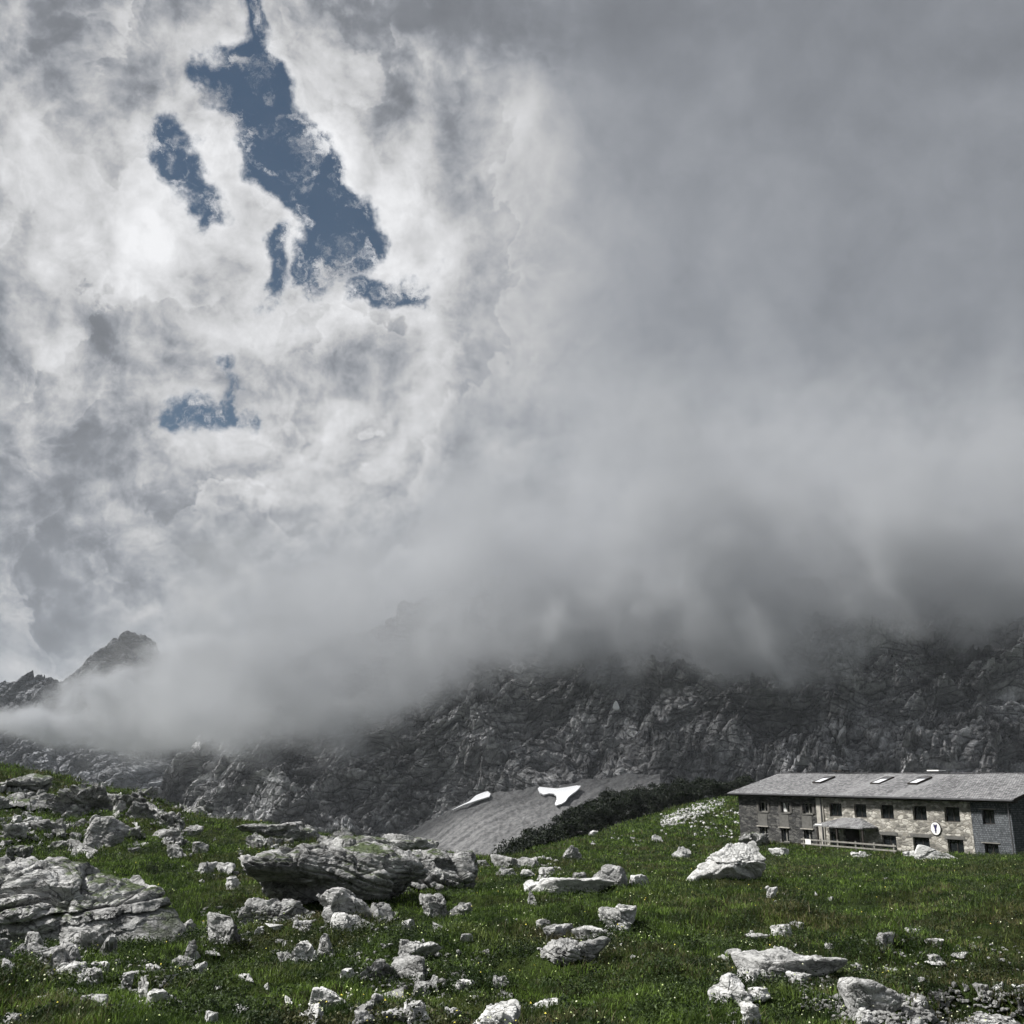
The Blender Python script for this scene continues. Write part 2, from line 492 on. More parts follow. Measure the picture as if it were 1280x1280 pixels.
# ------------------------------------------------------------------ ground
# each column: picture x, then (distance, picture row) pairs down the slope in front of the camera
COLS = [
    (-420, [(9, 1345), (13, 1290), (20, 1205), (28, 1130), (38, 1070), (50, 1020), (62, 960), (80, 905), (95, 890), (125, 930)]),
    (-150, [(9, 1345), (13, 1285), (20, 1205), (27, 1145), (38, 1088), (50, 1045), (62, 1000), (78, 945), (90, 935), (120, 985)]),
    (0,    [(9, 1342), (13, 1280), (20, 1208), (26, 1160), (38, 1095), (50, 1052), (60, 1015), (72, 975), (79, 963), (105, 1010)]),
    (130,  [(9, 1342), (13, 1280), (20, 1208), (26, 1160), (38, 1092), (50, 1056), (60, 1027), (70, 1000), (77, 986), (105, 1035)]),
    (230,  [(9, 1342), (13, 1280), (20, 1208), (26, 1160), (38, 1090), (50, 1060), (60, 1038), (68, 1024), (74, 1015), (100, 1060)]),
    (330,  [(9, 1342), (13, 1280), (19, 1212), (26, 1155), (38, 1090), (50, 1064), (60, 1048), (67, 1038), (73, 1036), (98, 1075)]),
    (450,  [(9, 1342), (13, 1280), (19, 1208), (26, 1150), (36, 1100), (48, 1075), (58, 1062), (66, 1054), (72, 1052), (95, 1090)]),
    (540,  [(9, 1342), (13, 1280), (19, 1205), (26, 1148), (36, 1108), (48, 1086), (58, 1074), (64, 1068), (70, 1070), (95, 1110)]),
    (600,  [(9, 1342), (13, 1280), (19, 1205), (26, 1148), (36, 1110), (48, 1092), (58, 1082), (66, 1078), (76, 1084), (105, 1130)]),
    (650,  [(9, 1342), (13, 1280), (19, 1205), (26, 1148), (36, 1110), (50, 1090), (64, 1079), (85, 1072), (100, 1070), (130, 1095)]),
    (710,  [(9, 1342), (13, 1280), (19, 1205), (26, 1148), (36, 1112), (50, 1091), (68, 1075), (95, 1056), (120, 1053), (150, 1062)]),
    (790,  [(9, 1342), (13, 1280), (19, 1205), (26, 1150), (36, 1114), (52, 1092), (72, 1076), (98, 1050), (130, 1030), (160, 1030)]),
    (880,  [(9, 1342), (13, 1282), (19, 1208), (26, 1155), (36, 1118), (52, 1092), (72, 1076), (100, 1050), (135, 1010), (165, 1000)]),
    (950,  [(9, 1342), (13, 1285), (19, 1212), (26, 1160), (36, 1122), (52, 1092), (72, 1078), (95, 1064), (125, 1024), (160, 992)]),
    (1040, [(9, 1342), (13, 1290), (19, 1218), (26, 1165), (36, 1124), (52, 1090), (68, 1077), (85, 1067), (115, 1040), (160, 990)]),
    (1150, [(9, 1342), (13, 1292), (19, 1222), (26, 1166), (36, 1124), (50, 1092), (64, 1077), (80, 1073), (110, 1045), (160, 995)]),
    (1280, [(9, 1345), (13, 1292), (19, 1222), (26, 1164), (36, 1120), (48, 1091), (60, 1074), (78, 1072), (110, 1045), (160, 995)]),
    (1500, [(9, 1350), (13, 1292), (19, 1222), (26, 1164), (36, 1116), (48, 1085), (60, 1068), (78, 1066), (110, 1040), (160, 990)]),
]
_dg = np.concatenate([np.linspace(0, 9, 19)[:-1], np.geomspace(9, 400, 240)])
_azc = []; _prof = []
for _px, _lst in COLS:
    ds = np.array([0.0, 3.0] + [a for a, _ in _lst]); zs = np.array([-1.72, -1.98] + [a * ray(_px, r)[1] for a, r in _lst])
    d2 = [ds[-1] + 25, ds[-1] + 80, ds[-1] + 170, 3000]
    ds = np.concatenate([ds, d2])
    zs = np.concatenate([zs, [zs[-1] - 9, min(zs[-1] - 40, -45), -60, -60]])
    _azc.append((_px - 640) / ray(0, 1100)[0] * ray(0, 1100)[0] / (F * CP - (640 - 1090) * SP))
    # smooth the polyline
    zz = np.interp(_dg, ds, zs)
    for _ in range(3):
        zz[1:-1] = 0.25 * zz[:-2] + 0.5 * zz[1:-1] + 0.25 * zz[2:]
    _prof.append(zz)
_azc = np.array(_azc); _prof = np.array(_prof)
_tfine = np.linspace(_azc[0], _azc[-1], 400)
_pf = np.stack([np.interp(_tfine, _azc, _prof[:, k]) for k in range(len(_dg))], 1)
_ker = np.hanning(15); _ker /= _ker.sum()
_pad = np.pad(_pf, ((7, 7), (0, 0)), mode='edge')
_pf = sum(_ker[k] * _pad[k:k + 400] for k in range(15))


def base_height(x, y):
    """smooth land form; distance is measured along +y in front of the camera"""
    x = np.asarray(x, float); y = np.asarray(y, float)
    rr = np.hypot(x, y)
    yy = np.maximum(y, 1e-6)
    t = np.where(y > 0.02 * rr, x / yy, np.sign(x) * 50)
    t = np.clip(t, _tfine[0], _tfine[-1])
    d = np.where(y > 0, rr / np.sqrt(1 + t * t), rr * 0.6)
    fi = (t - _tfine[0]) / (_tfine[1] - _tfine[0]); i0 = np.clip(fi.astype(int), 0, 398); fi = fi - i0
    k0 = np.clip(np.searchsorted(_dg, d, side='right') - 1, 0, len(_dg) - 2)
    fk = np.clip((d - _dg[k0]) / (_dg[k0 + 1] - _dg[k0]), 0, 1)
    a = _pf[i0, k0] * (1 - fk) + _pf[i0, k0 + 1] * fk
    b = _pf[i0 + 1, k0] * (1 - fk) + _pf[i0 + 1, k0 + 1] * fk
    return a * (1 - fi) + b * fi


def height(x, y):
    x = np.asarray(x, float); y = np.asarray(y, float)
    z = base_height(x, y)
    P = np.stack([x, y, np.zeros_like(x)], -1).reshape(-1, 3)
    r = np.hypot(x, y)
    amp = np.clip(r / 17, 0.10, 1.0) * np.clip((400 - r) / 200, 0, 1)
    hut = np.clip((np.hypot(x - 31, (y - 78) * 0.6) - 17) / 14, 0.08, 1)
    n = 0.42 * fbm(P * 0.16, 3).reshape(x.shape) * hut + 0.24 * fbm(P * 0.62 + 5, 3).reshape(x.shape) * np.maximum(hut, 0.4)
    n2 = 0.10 * fbm(P * 1.9 + 9, 3, 0.6).reshape(x.shape)
    # hummocky left hillside
    left = sstep(-x, 4, 26) * sstep(y, 30, 45)
    n3 = 0.9 * (ridged(P * 0.11 + 3, 3).reshape(x.shape) - 0.45) * left
    # stony gully cut into the turf at the lower right
    edge = 15.6 + 0.9 * perlin(P * 0.7 + 3).reshape(x.shape)
    gul = sstep(edge - y, -0.12, 0.18) * sstep(x / np.maximum(y, 1) - 0.02 * (y - 12), 0.29, 0.34) * (y > 5)
    return z + amp * (n + n3) + n2 - 0.50 * gul


def hit(px, py, n=1200):
    """where the line of sight through a picture point meets the ground"""
    tx, tz = ray(px, py)
    ys = np.geomspace(6, 230, n)
    h = height(tx * ys, ys)
    m = tz * ys - h
    i = np.argmax(m < 0)
    if m[i] >= 0:
        i = len(ys) - 1
    if i > 0 and m[i] < 0:
        f = m[i - 1] / (m[i - 1] - m[i]); y = ys[i - 1] + f * (ys[i] - ys[i - 1])
    else:
        y = ys[i]
    return tx * y, y, float(height(np.array([tx * y]), np.array([y]))[0])


def build_ground(mat):
    taz = np.concatenate([np.radians(np.linspace(-180, -45, 60))[:-1], np.radians(np.linspace(-45, 45, 900)), np.radians(np.linspace(45, 180, 60))[1:-1]])
    r = np.concatenate([[0.05, 0.5, 1.2, 2.2, 3.2, 4.4], np.geomspace(5.5, 260, 560), np.geomspace(275, 5000, 30)])
    R, A = np.meshgrid(r, taz, indexing='ij')
    x = R * np.sin(A); y = R * np.cos(A)
    z = height(x.ravel(), y.ravel()).reshape(x.shape)
    o = new_mesh('ground', np.stack([x, y, z], -1).reshape(-1, 3), grid_faces(len(r), len(taz), True)[:, ::-1], mat)
    tag(o, kind='structure')
    return o


# ------------------------------------------------------------------ mountains
def mountain(name, mat, pxs, base_d, crest, slope_len, nu, nv, zb, sc, seed, amps, over=0.25):
    """a rock face: pxs/base_d/crest are control lists along the foot; crest = (distance, height) of the top"""
    px = np.linspace(pxs[0], pxs[-1], nu)
    az = (px - 640) / (F * CP - (640 - 980) * SP)
    bd = np.interp(px, pxs, base_d); cd = np.interp(px, pxs, [c[0] for c in crest]); cz = np.interp(px, pxs, [c[1] for c in crest])
    v = np.concatenate([np.linspace(0, 1, nv), 1 + np.linspace(0.01, over, 24)])
    Vv, _ = np.meshgrid(v, px, indexing='ij')
    Y = bd + (cd - bd) * Vv
    rise = np.where(Vv <= 1, 0.75 * Vv + 0.25 * Vv ** 2.0, 1 - 2.2 * (Vv - 1))
    Z = zb + (cz - zb) * rise
    X = az * Y
    P = np.stack([X, Y, Z], -1).reshape(-1, 3).astype(np.float32)
    W = np.stack([fbm(P * 0.006 * sc + seed, 3), fbm(P * 0.006 * sc + seed + 40, 3), fbm(P * 0.006 * sc + seed + 80, 3)], -1) * 30 / sc
    Q = P + W
    th = math.radians(35)
    Rm = np.array([[math.cos(th), 0, math.sin(th)], [0, 1, 0], [-math.sin(th), 0, math.cos(th)]])
    S = (Q @ Rm.T) * np.array([0.55, 1.0, 1.7])
    a1, a2, a3, a4 = amps
    dsp = a1 * (ridged(Q * 0.010 * sc + seed, 4, 0.5) - 0.5)
    f1, e1 = facets(S * 0.030 * sc + seed, 3); dsp += a2 * f1
    f2, e2 = facets(S * 0.085 * sc + seed + 9, 11); dsp += a3 * f2 - a3 * 0.5 * (1 - sstep(e2, 0, 0.25))
    f3, e3 = facets(S * 0.24 * sc + seed + 5, 23); dsp += a4 * f3 - a4 * 0.6 * (1 - sstep(e3, 0, 0.3))
    dsp += a4 * 0.7 * fbm(Q * 0.35 * sc, 3, 0.6)
    hb = S[:, 2] * 0.034 * sc + 1.3 * fbm(Q * 0.009 * sc + 50, 3); wb = hb - np.floor(hb)      # thick beds with ledges
    dsp += a3 * 1.1 * (sstep(wb, 0, 0.15) * (1 - sstep(wb, 0.7, 1.0)) - 0.5) * np.clip(fbm(Q * 0.006 + 90, 2) + 0.6, 0, 1)
    if name == 'mountain':       # the foot behind the scree fan is worn smooth
        pxx = np.broadcast_to(px[None, :], X.shape).ravel(); vv = Vv.ravel()
        fan = sstep(pxx, 470, 540) * (1 - sstep(pxx, 760, 840)) * (1 - sstep(vv, 0.16, 0.30))
        dsp = dsp * (1 - 0.85 * fan) - 10 * fan
    N = np.stack([-az[None, :] * np.ones_like(X) * 0.5, -0.72 * np.ones_like(X), 0.69 * np.ones_like(X)], -1).reshape(-1, 3)
    P = P + N * dsp[:, None]
    o = new_mesh(name, P, grid_faces(len(v), nu)[:, ::-1], mat, smooth=False)
    tag(o, kind='structure')
    return o

TURF = make_turf()
build_ground(TURF)
M_NEAR = make_mountain_mat('mountain_rock', (0.12, 0.12, 0.125), (0.85, 0.85, 0.86), 1.0, 4.2)
M_FAR = make_mountain_mat('far_mountain_rock', (0.10, 0.105, 0.115), (0.40, 0.41, 0.435), 0.8, 6.0)
mountain('mountain', M_NEAR, [180, 240, 330, 450, 600, 760, 950, 1280, 1600],
         [620, 600, 560, 540, 520, 480, 430, 400, 390],
         [(640, -48), (700, 25), (720, 70), (730, 98), (720, 122), (700, 132), (690, 134), (680, 136), (690, 138)],
         0, 1100, 420, -55, 1.0, 3.0, (30, 18, 5.5, 2.0))
mountain('far_mountain', M_FAR, [-400, -150, 0, 70, 105, 140, 165, 200, 260, 330, 450, 700],
         [1000, 1000, 1000, 1000, 1000, 1000, 1000, 1000, 1000, 1000, 950, 900],
         [(1300, 130), (1300, 112), (1260, 104), (1240, 112), (1240, 140), (1240, 178), (1245, 165), (1250, 140), (1260, 120), (1270, 130), (1270, 140), (1250, 150)],
         0, 620, 320, -70, 0.6, 11.0, (34, 16, 6, 2.0))

# ------------------------------------------------------------------ cloud lying on the mountains
def volume_material(name, albedo, aniso=0.0):
    m = bpy.data.materials.new(name); m.use_nodes = True
    nt = m.node_tree; nt.nodes.clear()
    out = nt.nodes.new('ShaderNodeOutputMaterial'); pv = nt.nodes.new('ShaderNodeVolumePrincipled')
    pv.inputs['Color'].default_value = (*albedo, 1); pv.inputs['Density'].default_value = 1.0
    pv.inputs['Anisotropy'].default_value = aniso
    nt.links.new(pv.outputs[0], out.inputs['Volume'])
    return m


def cloud_volume(name, mat, lo, hi, res, foot, top, density, front, back, feather, seed, wisp=26.0, thin=60.0):
    """foot/top: (x, z) lists of the lower and upper limit of the cloud, in metres; front/back: its extent in y"""
    g = bpy.data.node_groups.new(name, 'GeometryNodeTree')
    g.interface.new_socket('Geometry', in_out='INPUT', socket_type='NodeSocketGeometry')
    g.interface.new_socket('Geometry', in_out='OUTPUT', socket_type='NodeSocketGeometry')
    T = NT(g)
    go = T.n.new('NodeGroupOutput')
    vc = T.n.new('GeometryNodeVolumeCube')
    pos = T.n.new('GeometryNodeInputPosition').outputs[0]
    big = T.v('SUBTRACT', T.noise(pos, 0.011, 2, 0.5, color=True), (.5, .5, .5))
    fin = T.v('SUBTRACT', T.noise(T.v('ADD', pos, (seed, 0, 0)), 0.035, 4, 0.62, color=True), (.5, .5, .5))
    p = T.v('ADD', pos, T.v('ADD', T.v('SCALE', big, scale=wisp * 2.2), T.v('SCALE', fin, scale=wisp * 1.6)))
    sp = T.n.new('ShaderNodeSeparateXYZ'); T.l.new(p, sp.inputs[0])
    x, y, z = sp.outputs

    def curve(pts, v0, v1):
        fc = T.n.new('ShaderNodeFloatCurve')
        c = fc.mapping.curves[0]
        pp = [((a - lo[0]) / (hi[0] - lo[0]), (b - v0) / (v1 - v0)) for a, b in pts]
        pp = [(min(max(a, 0), 1), b) for a, b in pp]
        c.points[0].location = pp[0]; c.points[1].location = pp[-1]
        for q in pp[1:-1]:
            c.points.new(*q)
        for q in c.points:
            q.handle_type = 'AUTO'
        fc.mapping.update()
        T.put(fc.inputs['Value'], T.mr(x, lo[0], hi[0], 0, 1, smooth=False))
        return T.m('ADD', T.m('MULTIPLY', fc.outputs[0], v1 - v0), v0)
    zf = curve(foot, lo[2], hi[2])
    # signed depth inside the cloud body
    dn = T.m('SUBTRACT', z, zf)
    fade = 1.0
    if top is not None:                         # the top thins out into the sky
        tt = T.m('SUBTRACT', curve(top, lo[2], hi[2]), z)
        dn = T.m('MINIMUM', dn, tt)
        fade = T.mr(tt, 0.0, thin)
    dn = T.m('MINIMUM', dn, T.m('SUBTRACT', y, front))
    dn = T.m('MINIMUM', dn, T.m('SUBTRACT', back, y))
    # stay clear of the walls of the grid
    sq = T.n.new('ShaderNodeSeparateXYZ'); T.l.new(pos, sq.inputs[0])
    for i in range(3):
        e = T.m('MINIMUM', T.m('SUBTRACT', sq.outputs[i], lo[i]), T.m('SUBTRACT', hi[i], sq.outputs[i]))
        dn = T.m('MINIMUM', dn, T.m('SUBTRACT', e, 6.0))
    den = T.mr(dn, 0.0, feather)
    lump = T.mr(T.noise(T.v('ADD', p, (0, seed, 0)), 0.024, 6, 0.72), 0.42, 0.58, 0.12, 1.30)
    den = T.m('MULTIPLY', T.m('MULTIPLY', T.m('MULTIPLY', den, den), lump), T.m('MULTIPLY', density, fade))
    T.put(vc.inputs['Density'], den)
    vc.inputs['Min'].default_value = lo; vc.inputs['Max'].default_value = hi
    for i, k in enumerate(('Resolution X', 'Resolution Y', 'Resolution Z')):
        vc.inputs[k].default_value = res[i]
    sm = T.n.new('GeometryNodeSetMaterial'); sm.inputs['Material'].default_value = mat
    T.l.new(vc.outputs[0], sm.inputs[0]); T.l.new(sm.outputs[0], go.inputs[0])
    me = bpy.data.meshes.new(name); o = bpy.data.objects.new(name, me); scene.collection.objects.link(o)
    md = o.modifiers.new('cloud', 'NODES'); md.node_group = g
    me.materials.append(mat)
    tag(o, kind='stuff')
    return o


def zx(px, row, d):
    a, b = ray(px, row)
    return a * d, b * d


CLOUD = volume_material('cloud_vapour', (0.60, 0.615, 0.64), 0.0)
foot_px = [(90, 905), (160, 935), (200, 950), (260, 965), (320, 962), (400, 935), (480, 905), (560, 875), (640, 855), (760, 850),
           (860, 868), (960, 862), (1050, 840), (1130, 785), (1200, 795), (1300, 815)]
YR = 560.0
foot = [zx(a, b, YR) for a, b in foot_px]
foot = [(-380.0, 60.0)] + foot + [(400.0, foot[-1][1] - 5)]
top_px = [(100, 860), (170, 760), (240, 660), (350, 580), (450, 560), (560, 500), (700, 460), (900, 430), (1100, 420), (1300, 420)]
top = [zx(a, b, YR) for a, b in top_px]
top = [(-380.0, 90.0)] + top + [(400.0, top[-1][1])]
CL = cloud_volume('low_cloud', CLOUD, (-380, 400, -15), (400, 760, 325), (205, 84, 86), foot, top, 0.029, 470, 740, 20, 3.0, wisp=44.0, thin=170.0)
CL['label'] = 'grey cloud bank lying across the upper mountain face'
CL['category'] = 'cloud'
Y2 = 930.0
foot2 = [zx(a, b, Y2) for a, b in ((-120, 915), (-20, 930), (60, 948), (120, 950), (190, 945), (260, 950), (330, 960))]
top2 = [zx(a, b, Y2) for a, b in ((-120, 850), (-20, 872), (30, 880), (75, 866), (120, 818), (165, 828), (230, 790), (330, 780))]
CM = cloud_volume('drifting_cloud', CLOUD, (-560, 860, -10), (-170, 990, 190), (110, 38, 56), foot2, top2, 0.07, 865, 985, 22, 9.0, wisp=20.0, thin=25.0)
CM['label'] = 'bright shred of cloud drifting before the far peak'
CM['category'] = 'cloud'


# ------------------------------------------------------------------ air
def build_haze():
    bm = bmesh.new(); bmesh.ops.create_cube(bm, size=1.0)
    me = bpy.data.meshes.new('haze'); bm.to_mesh(me); bm.free()
    o = bpy.data.objects.new('haze', me)
    o.scale = (11000, 11000, 460); o.location = (0, 0, 460 / 2 - 62 - 12)
    m = volume_material('haze_air', (0.86, 0.92, 1.0)); m.node_tree.nodes['Principled Volume'].inputs['Density'].default_value = 0.00007
    me.materials.append(m); scene.collection.objects.link(o); tag(o, kind='stuff')


build_haze()

# ------------------------------------------------------------------ rocks
_ico = {}


def ico(n):
    if n not in _ico:
        bm = bmesh.new(); bmesh.ops.create_icosphere(bm, subdivisions=n, radius=1.0)
        v = np.array([q.co[:] for q in bm.verts], np.float32); f = np.array([[w.index for w in q.verts] for q in bm.faces], np.int32)
        bm.free(); _ico[n] = (v / np.linalg.norm(v, axis=1)[:, None], f)
    return _ico[n]


def rock_shape(seed, size, sub=5, planes=9, layered=0.25, tilt=0.35, rough=0.8, peak=0.0, sharp=14, overhang=0.0):
    """limestone boulder: a blunt polyhedron broken into faces, cracked and (if layered) bedded"""
    rg = np.random.default_rng(seed)
    u, f = ico(sub)
    n = rg.normal(size=(planes, 3)); n /= np.linalg.norm(n, axis=1)[:, None]
    n = np.concatenate([n, [[0, 0, 1], [0, 0, -1]]]); dd = np.concatenate([rg.uniform(0.62, 1.0, planes), [rg.uniform(.6, .9), .8]])
    q = np.clip((u @ n.T) / dd, 0, None) ** sharp
    r = q.sum(1) ** (-1.0 / sharp)
    p = u * r[:, None]
    p /= np.abs(p).max(0)                                    # fill the unit box
    if peak:
        k = np.clip(p[:, 2], 0, 1)
        p[:, 0] *= 1 - peak * k; p[:, 1] *= 1 - peak * k
    if overhang:                                             # undercut the near left foot
        k = sstep(-p[:, 2], -0.45, 0.35) * sstep(-p[:, 0], -0.35, 0.35)
        p[:, 0] += 0.22 * overhang * k * sstep(-p[:, 0], 0, 0.6)
        p[:, 1] += overhang * k * sstep(-p[:, 1], 0, 0.5)
    sz = np.array(size) / 2.0
    P = p * sz
    m = float(np.mean(sz)); s = 1.0 / m
    off = seed * 3.77 % 50
    nn = P / (sz * sz); nn /= np.linalg.norm(nn, axis=1)[:, None]
    Q = P * s + off
    W = Q + 0.35 * np.stack([fbm(Q * 1.1, 2), fbm(Q * 1.1 + 9, 2), fbm(Q * 1.1 + 18, 2)], -1)
    f1, e1 = facets(W * 1.25, seed % 97)
    f2, e2 = facets(W * np.array([3.2, 3.2, 4.6]), seed % 89)
    brk = sstep(fbm(Q * 0.9 + 60, 2), -0.15, 0.3)            # some faces are shattered, others stay smooth
    d = m * rough * (0.24 * f1 - 0.06 * (1 - sstep(e1, 0, 0.10)) + (0.02 + 0.06 * brk) * f2 - 0.04 * brk * (1 - sstep(e2, 0, 0.12)))
    d += m * rough * (0.06 * fbm(Q * 1.8, 4, 0.5))
    if sub >= 6:
        f3, e3 = facets(W * np.array([9, 9, 13.0]), seed % 83)
        d += m * rough * brk * (0.02 * f3 - 0.016 * (1 - sstep(e3, 0, 0.18)))
        d += m * 0.02 * fbm(Q * 9, 3, 0.6)
    if layered:
        th = tilt
        h = (P[:, 2] * math.cos(th) + P[:, 0] * math.sin(th)) * (1.0 / max(size[2] * 0.13, 0.05)) + 0.9 * fbm(Q * 0.9 + 4, 3) + off
        w = h - np.floor(h)
        saw = sstep(w, 0.0, 0.25) * (1 - sstep(w, 0.82, 1.0))
        side = 1 - np.abs(nn[:, 2]) * 0.6
        d += layered * size[2] * 0.085 * (saw - 0.6) * side * (0.6 + 0.8 * np.clip(fbm(Q * 1.3 + 30, 2) + .5, 0, 1))
    P = P + nn * d[:, None]
    return P, f


def smooth_by_angle(o, deg=38):
    me = o.data
    try:
        bm = bmesh.new(); bm.from_mesh(me)
        lim = math.radians(deg)
        for e in bm.edges:
            if len(e.link_faces) == 2 and e.calc_face_angle(0) > lim:
                e.smooth = False
        bm.to_mesh(me); bm.free()
    except Exception:
        pass


ROCKM = make_limestone('limestone', (0.17, 0.17, 0.165), (0.58, 0.58, 0.57), 1.6, 0.07, moss=0.0, crack=0.7)
ROCKW = make_limestone('pale_limestone', (0.32, 0.32, 0.31), (0.76, 0.76, 0.745), 2.2, 0.045, moss=0.0, crack=0.5)
ROCKB = make_limestone('weathered_limestone', (0.11, 0.11, 0.108), (0.56, 0.56, 0.55), 1.0, 0.14, moss=0.9, crack=0.85)
GRAVM = make_limestone('gravel_stone', (0.09, 0.09, 0.088), (0.40, 0.40, 0.39), 2.5, 0.03, crack=0.3)
M2PX = F


def place_rock(name, label, x0, x1, top, bot, seed, mat=None, depth=0.8, sub=5, rotz=None, bury=0.40, group=None, cat='boulder', **kw):
    """a rock whose base meets the ground at picture row bot and whose top stands at row top"""
    cx = (x0 + x1) / 2
    x, y, z = hit(cx, bot)
    wm = (x1 - x0) / F * y * 1.02
    dm = wm * depth
    yc = y + dm * 0.42
    xc = ray(cx, bot)[0] * yc
    zc = float(height(np.array([xc]), np.array([yc]))[0])
    zt = ray(cx, top)[1] * yc
    hv = max(zt - zc, 0.16 * wm)
    H = hv / (1 - bury)
    P, f = rock_shape(seed, (wm, dm, H), sub=sub, **kw)
    # keep the true extent
    lo, hi = P.min(0), P.max(0)
    P = (P - (lo + hi) / 2) * (np.array([wm, dm, H]) / (hi - lo))
    o = new_mesh(name, P, f, mat or ROCKM, smooth=True, loc=(xc, yc, zc + hv - H / 2))
    smooth_by_angle(o, 34)
    tag(o, label, cat, group)
    return o


def R(label, x0, x1, top, bot, seed, name='boulder', **kw):
    return place_rock(name, label, x0, x1, top, bot, seed, **kw)


# -- the two big outcrops
R('huge layered grey limestone outcrop at the left edge, wider than any other', -75, 256, 1066, 1178, 101, name='rock_outcrop', mat=ROCKB, depth=0.75, sub=7, layered=1.1, tilt=-0.16, planes=14, rough=0.55, bury=0.22, cat='rock outcrop', sharp=6)
R('large broken outcrop with a dark overhang on its left side', 320, 530, 1046, 1148, 208, name='rock_outcrop', mat=ROCKB, depth=0.8, sub=7, layered=0.8, tilt=0.30, planes=12, rough=0.6, bury=0.12, cat='rock outcrop', sharp=7, overhang=0.28)
R('long low limestone pavement striped with turf, right of the dark overhanging outcrop', 450, 596, 1058, 1112, 312, name='rock_outcrop', mat=ROCKB, depth=0.95, sub=7, layered=1.6, tilt=0.55, planes=14, rough=0.6, bury=0.4, cat='rock outcrop', sharp=5)
R('jagged karst outcrop on top of the left hillside', 62, 150, 978, 1022, 401, name='rock_outcrop', mat=ROCKB, depth=0.7, sub=6, layered=0.9, tilt=0.7, rough=1.5, bury=0.3, cat='rock outcrop')
R('broken rock band running along the crest at the left edge', -30, 62, 966, 992, 405, name='rock_outcrop', mat=ROCKB, depth=0.6, sub=6, layered=0.9, tilt=0.5, rough=1.5, bury=0.35, cat='rock outcrop')
R('dark rubbly outcrop on the crest right of the left hill', 188, 232, 1014, 1036, 409, name='rock_outcrop', mat=ROCKB, depth=0.7, sub=5, layered=0.8, rough=1.4, cat='rock outcrop')
R('low rock rib on the crest above the striped pavement', 300, 400, 1034, 1050, 413, name='rock_outcrop', mat=ROCKB, depth=0.4, sub=6, layered=0.6, rough=0.9, bury=0.3, cat='rock outcrop')
R('flat dark rib of rock behind the overhanging outcrop', 405, 545, 1048, 1066, 416, name='rock_outcrop', mat=ROCKB, depth=0.4, sub=6, layered=0.5, rough=0.8, bury=0.3, cat='rock outcrop')
R('shelf of cracked rock at the foot of the dark overhang', 300, 392, 1122, 1156, 417, name='rock_outcrop', mat=ROCKB, depth=0.5, sub=6, layered=0.8, rough=1.2, bury=0.35, cat='rock outcrop')
R('rocky knob jutting from the left hillside above the huge layered outcrop', 78, 128, 1048, 1068, 419, name='rock_outcrop', mat=ROCKB, depth=0.7, sub=5, layered=0.8, rough=1.2, cat='rock outcrop')

R('slanting rock rib under the crest at the left edge', -12, 66, 990, 1014, 421, name='rock_outcrop', mat=ROCKB, depth=0.6, sub=6, layered=0.9, tilt=0.6, rough=1.3, bury=0.3, cat='rock outcrop')
R('dark cracked outcrop right of the jagged karst on the hillside', 130, 182, 990, 1014, 423, name='rock_outcrop', mat=ROCKB, depth=0.6, sub=6, layered=0.9, tilt=0.7, rough=1.4, bury=0.3, cat='rock outcrop')
R('rock steps on the hillside between the light rock and the cracked boulder', 34, 84, 1022, 1044, 427, name='rock_outcrop', mat=ROCKB, depth=0.6, sub=5, layered=0.9, tilt=0.4, rough=1.4, bury=0.35, cat='rock outcrop')
R('low shelf of rock above the left end of the huge layered outcrop', 0, 40, 1056, 1078, 429, name='rock_outcrop', mat=ROCKB, depth=0.6, sub=5, layered=0.9, rough=1.2, bury=0.35, cat='rock outcrop')
R('jagged dark rock in front of the left corner of the house', 925, 962, 1040, 1058, 431, name='rock_outcrop', mat=ROCKB, depth=0.5, sub=5, rough=1.5, bury=0.3, cat='rock outcrop')

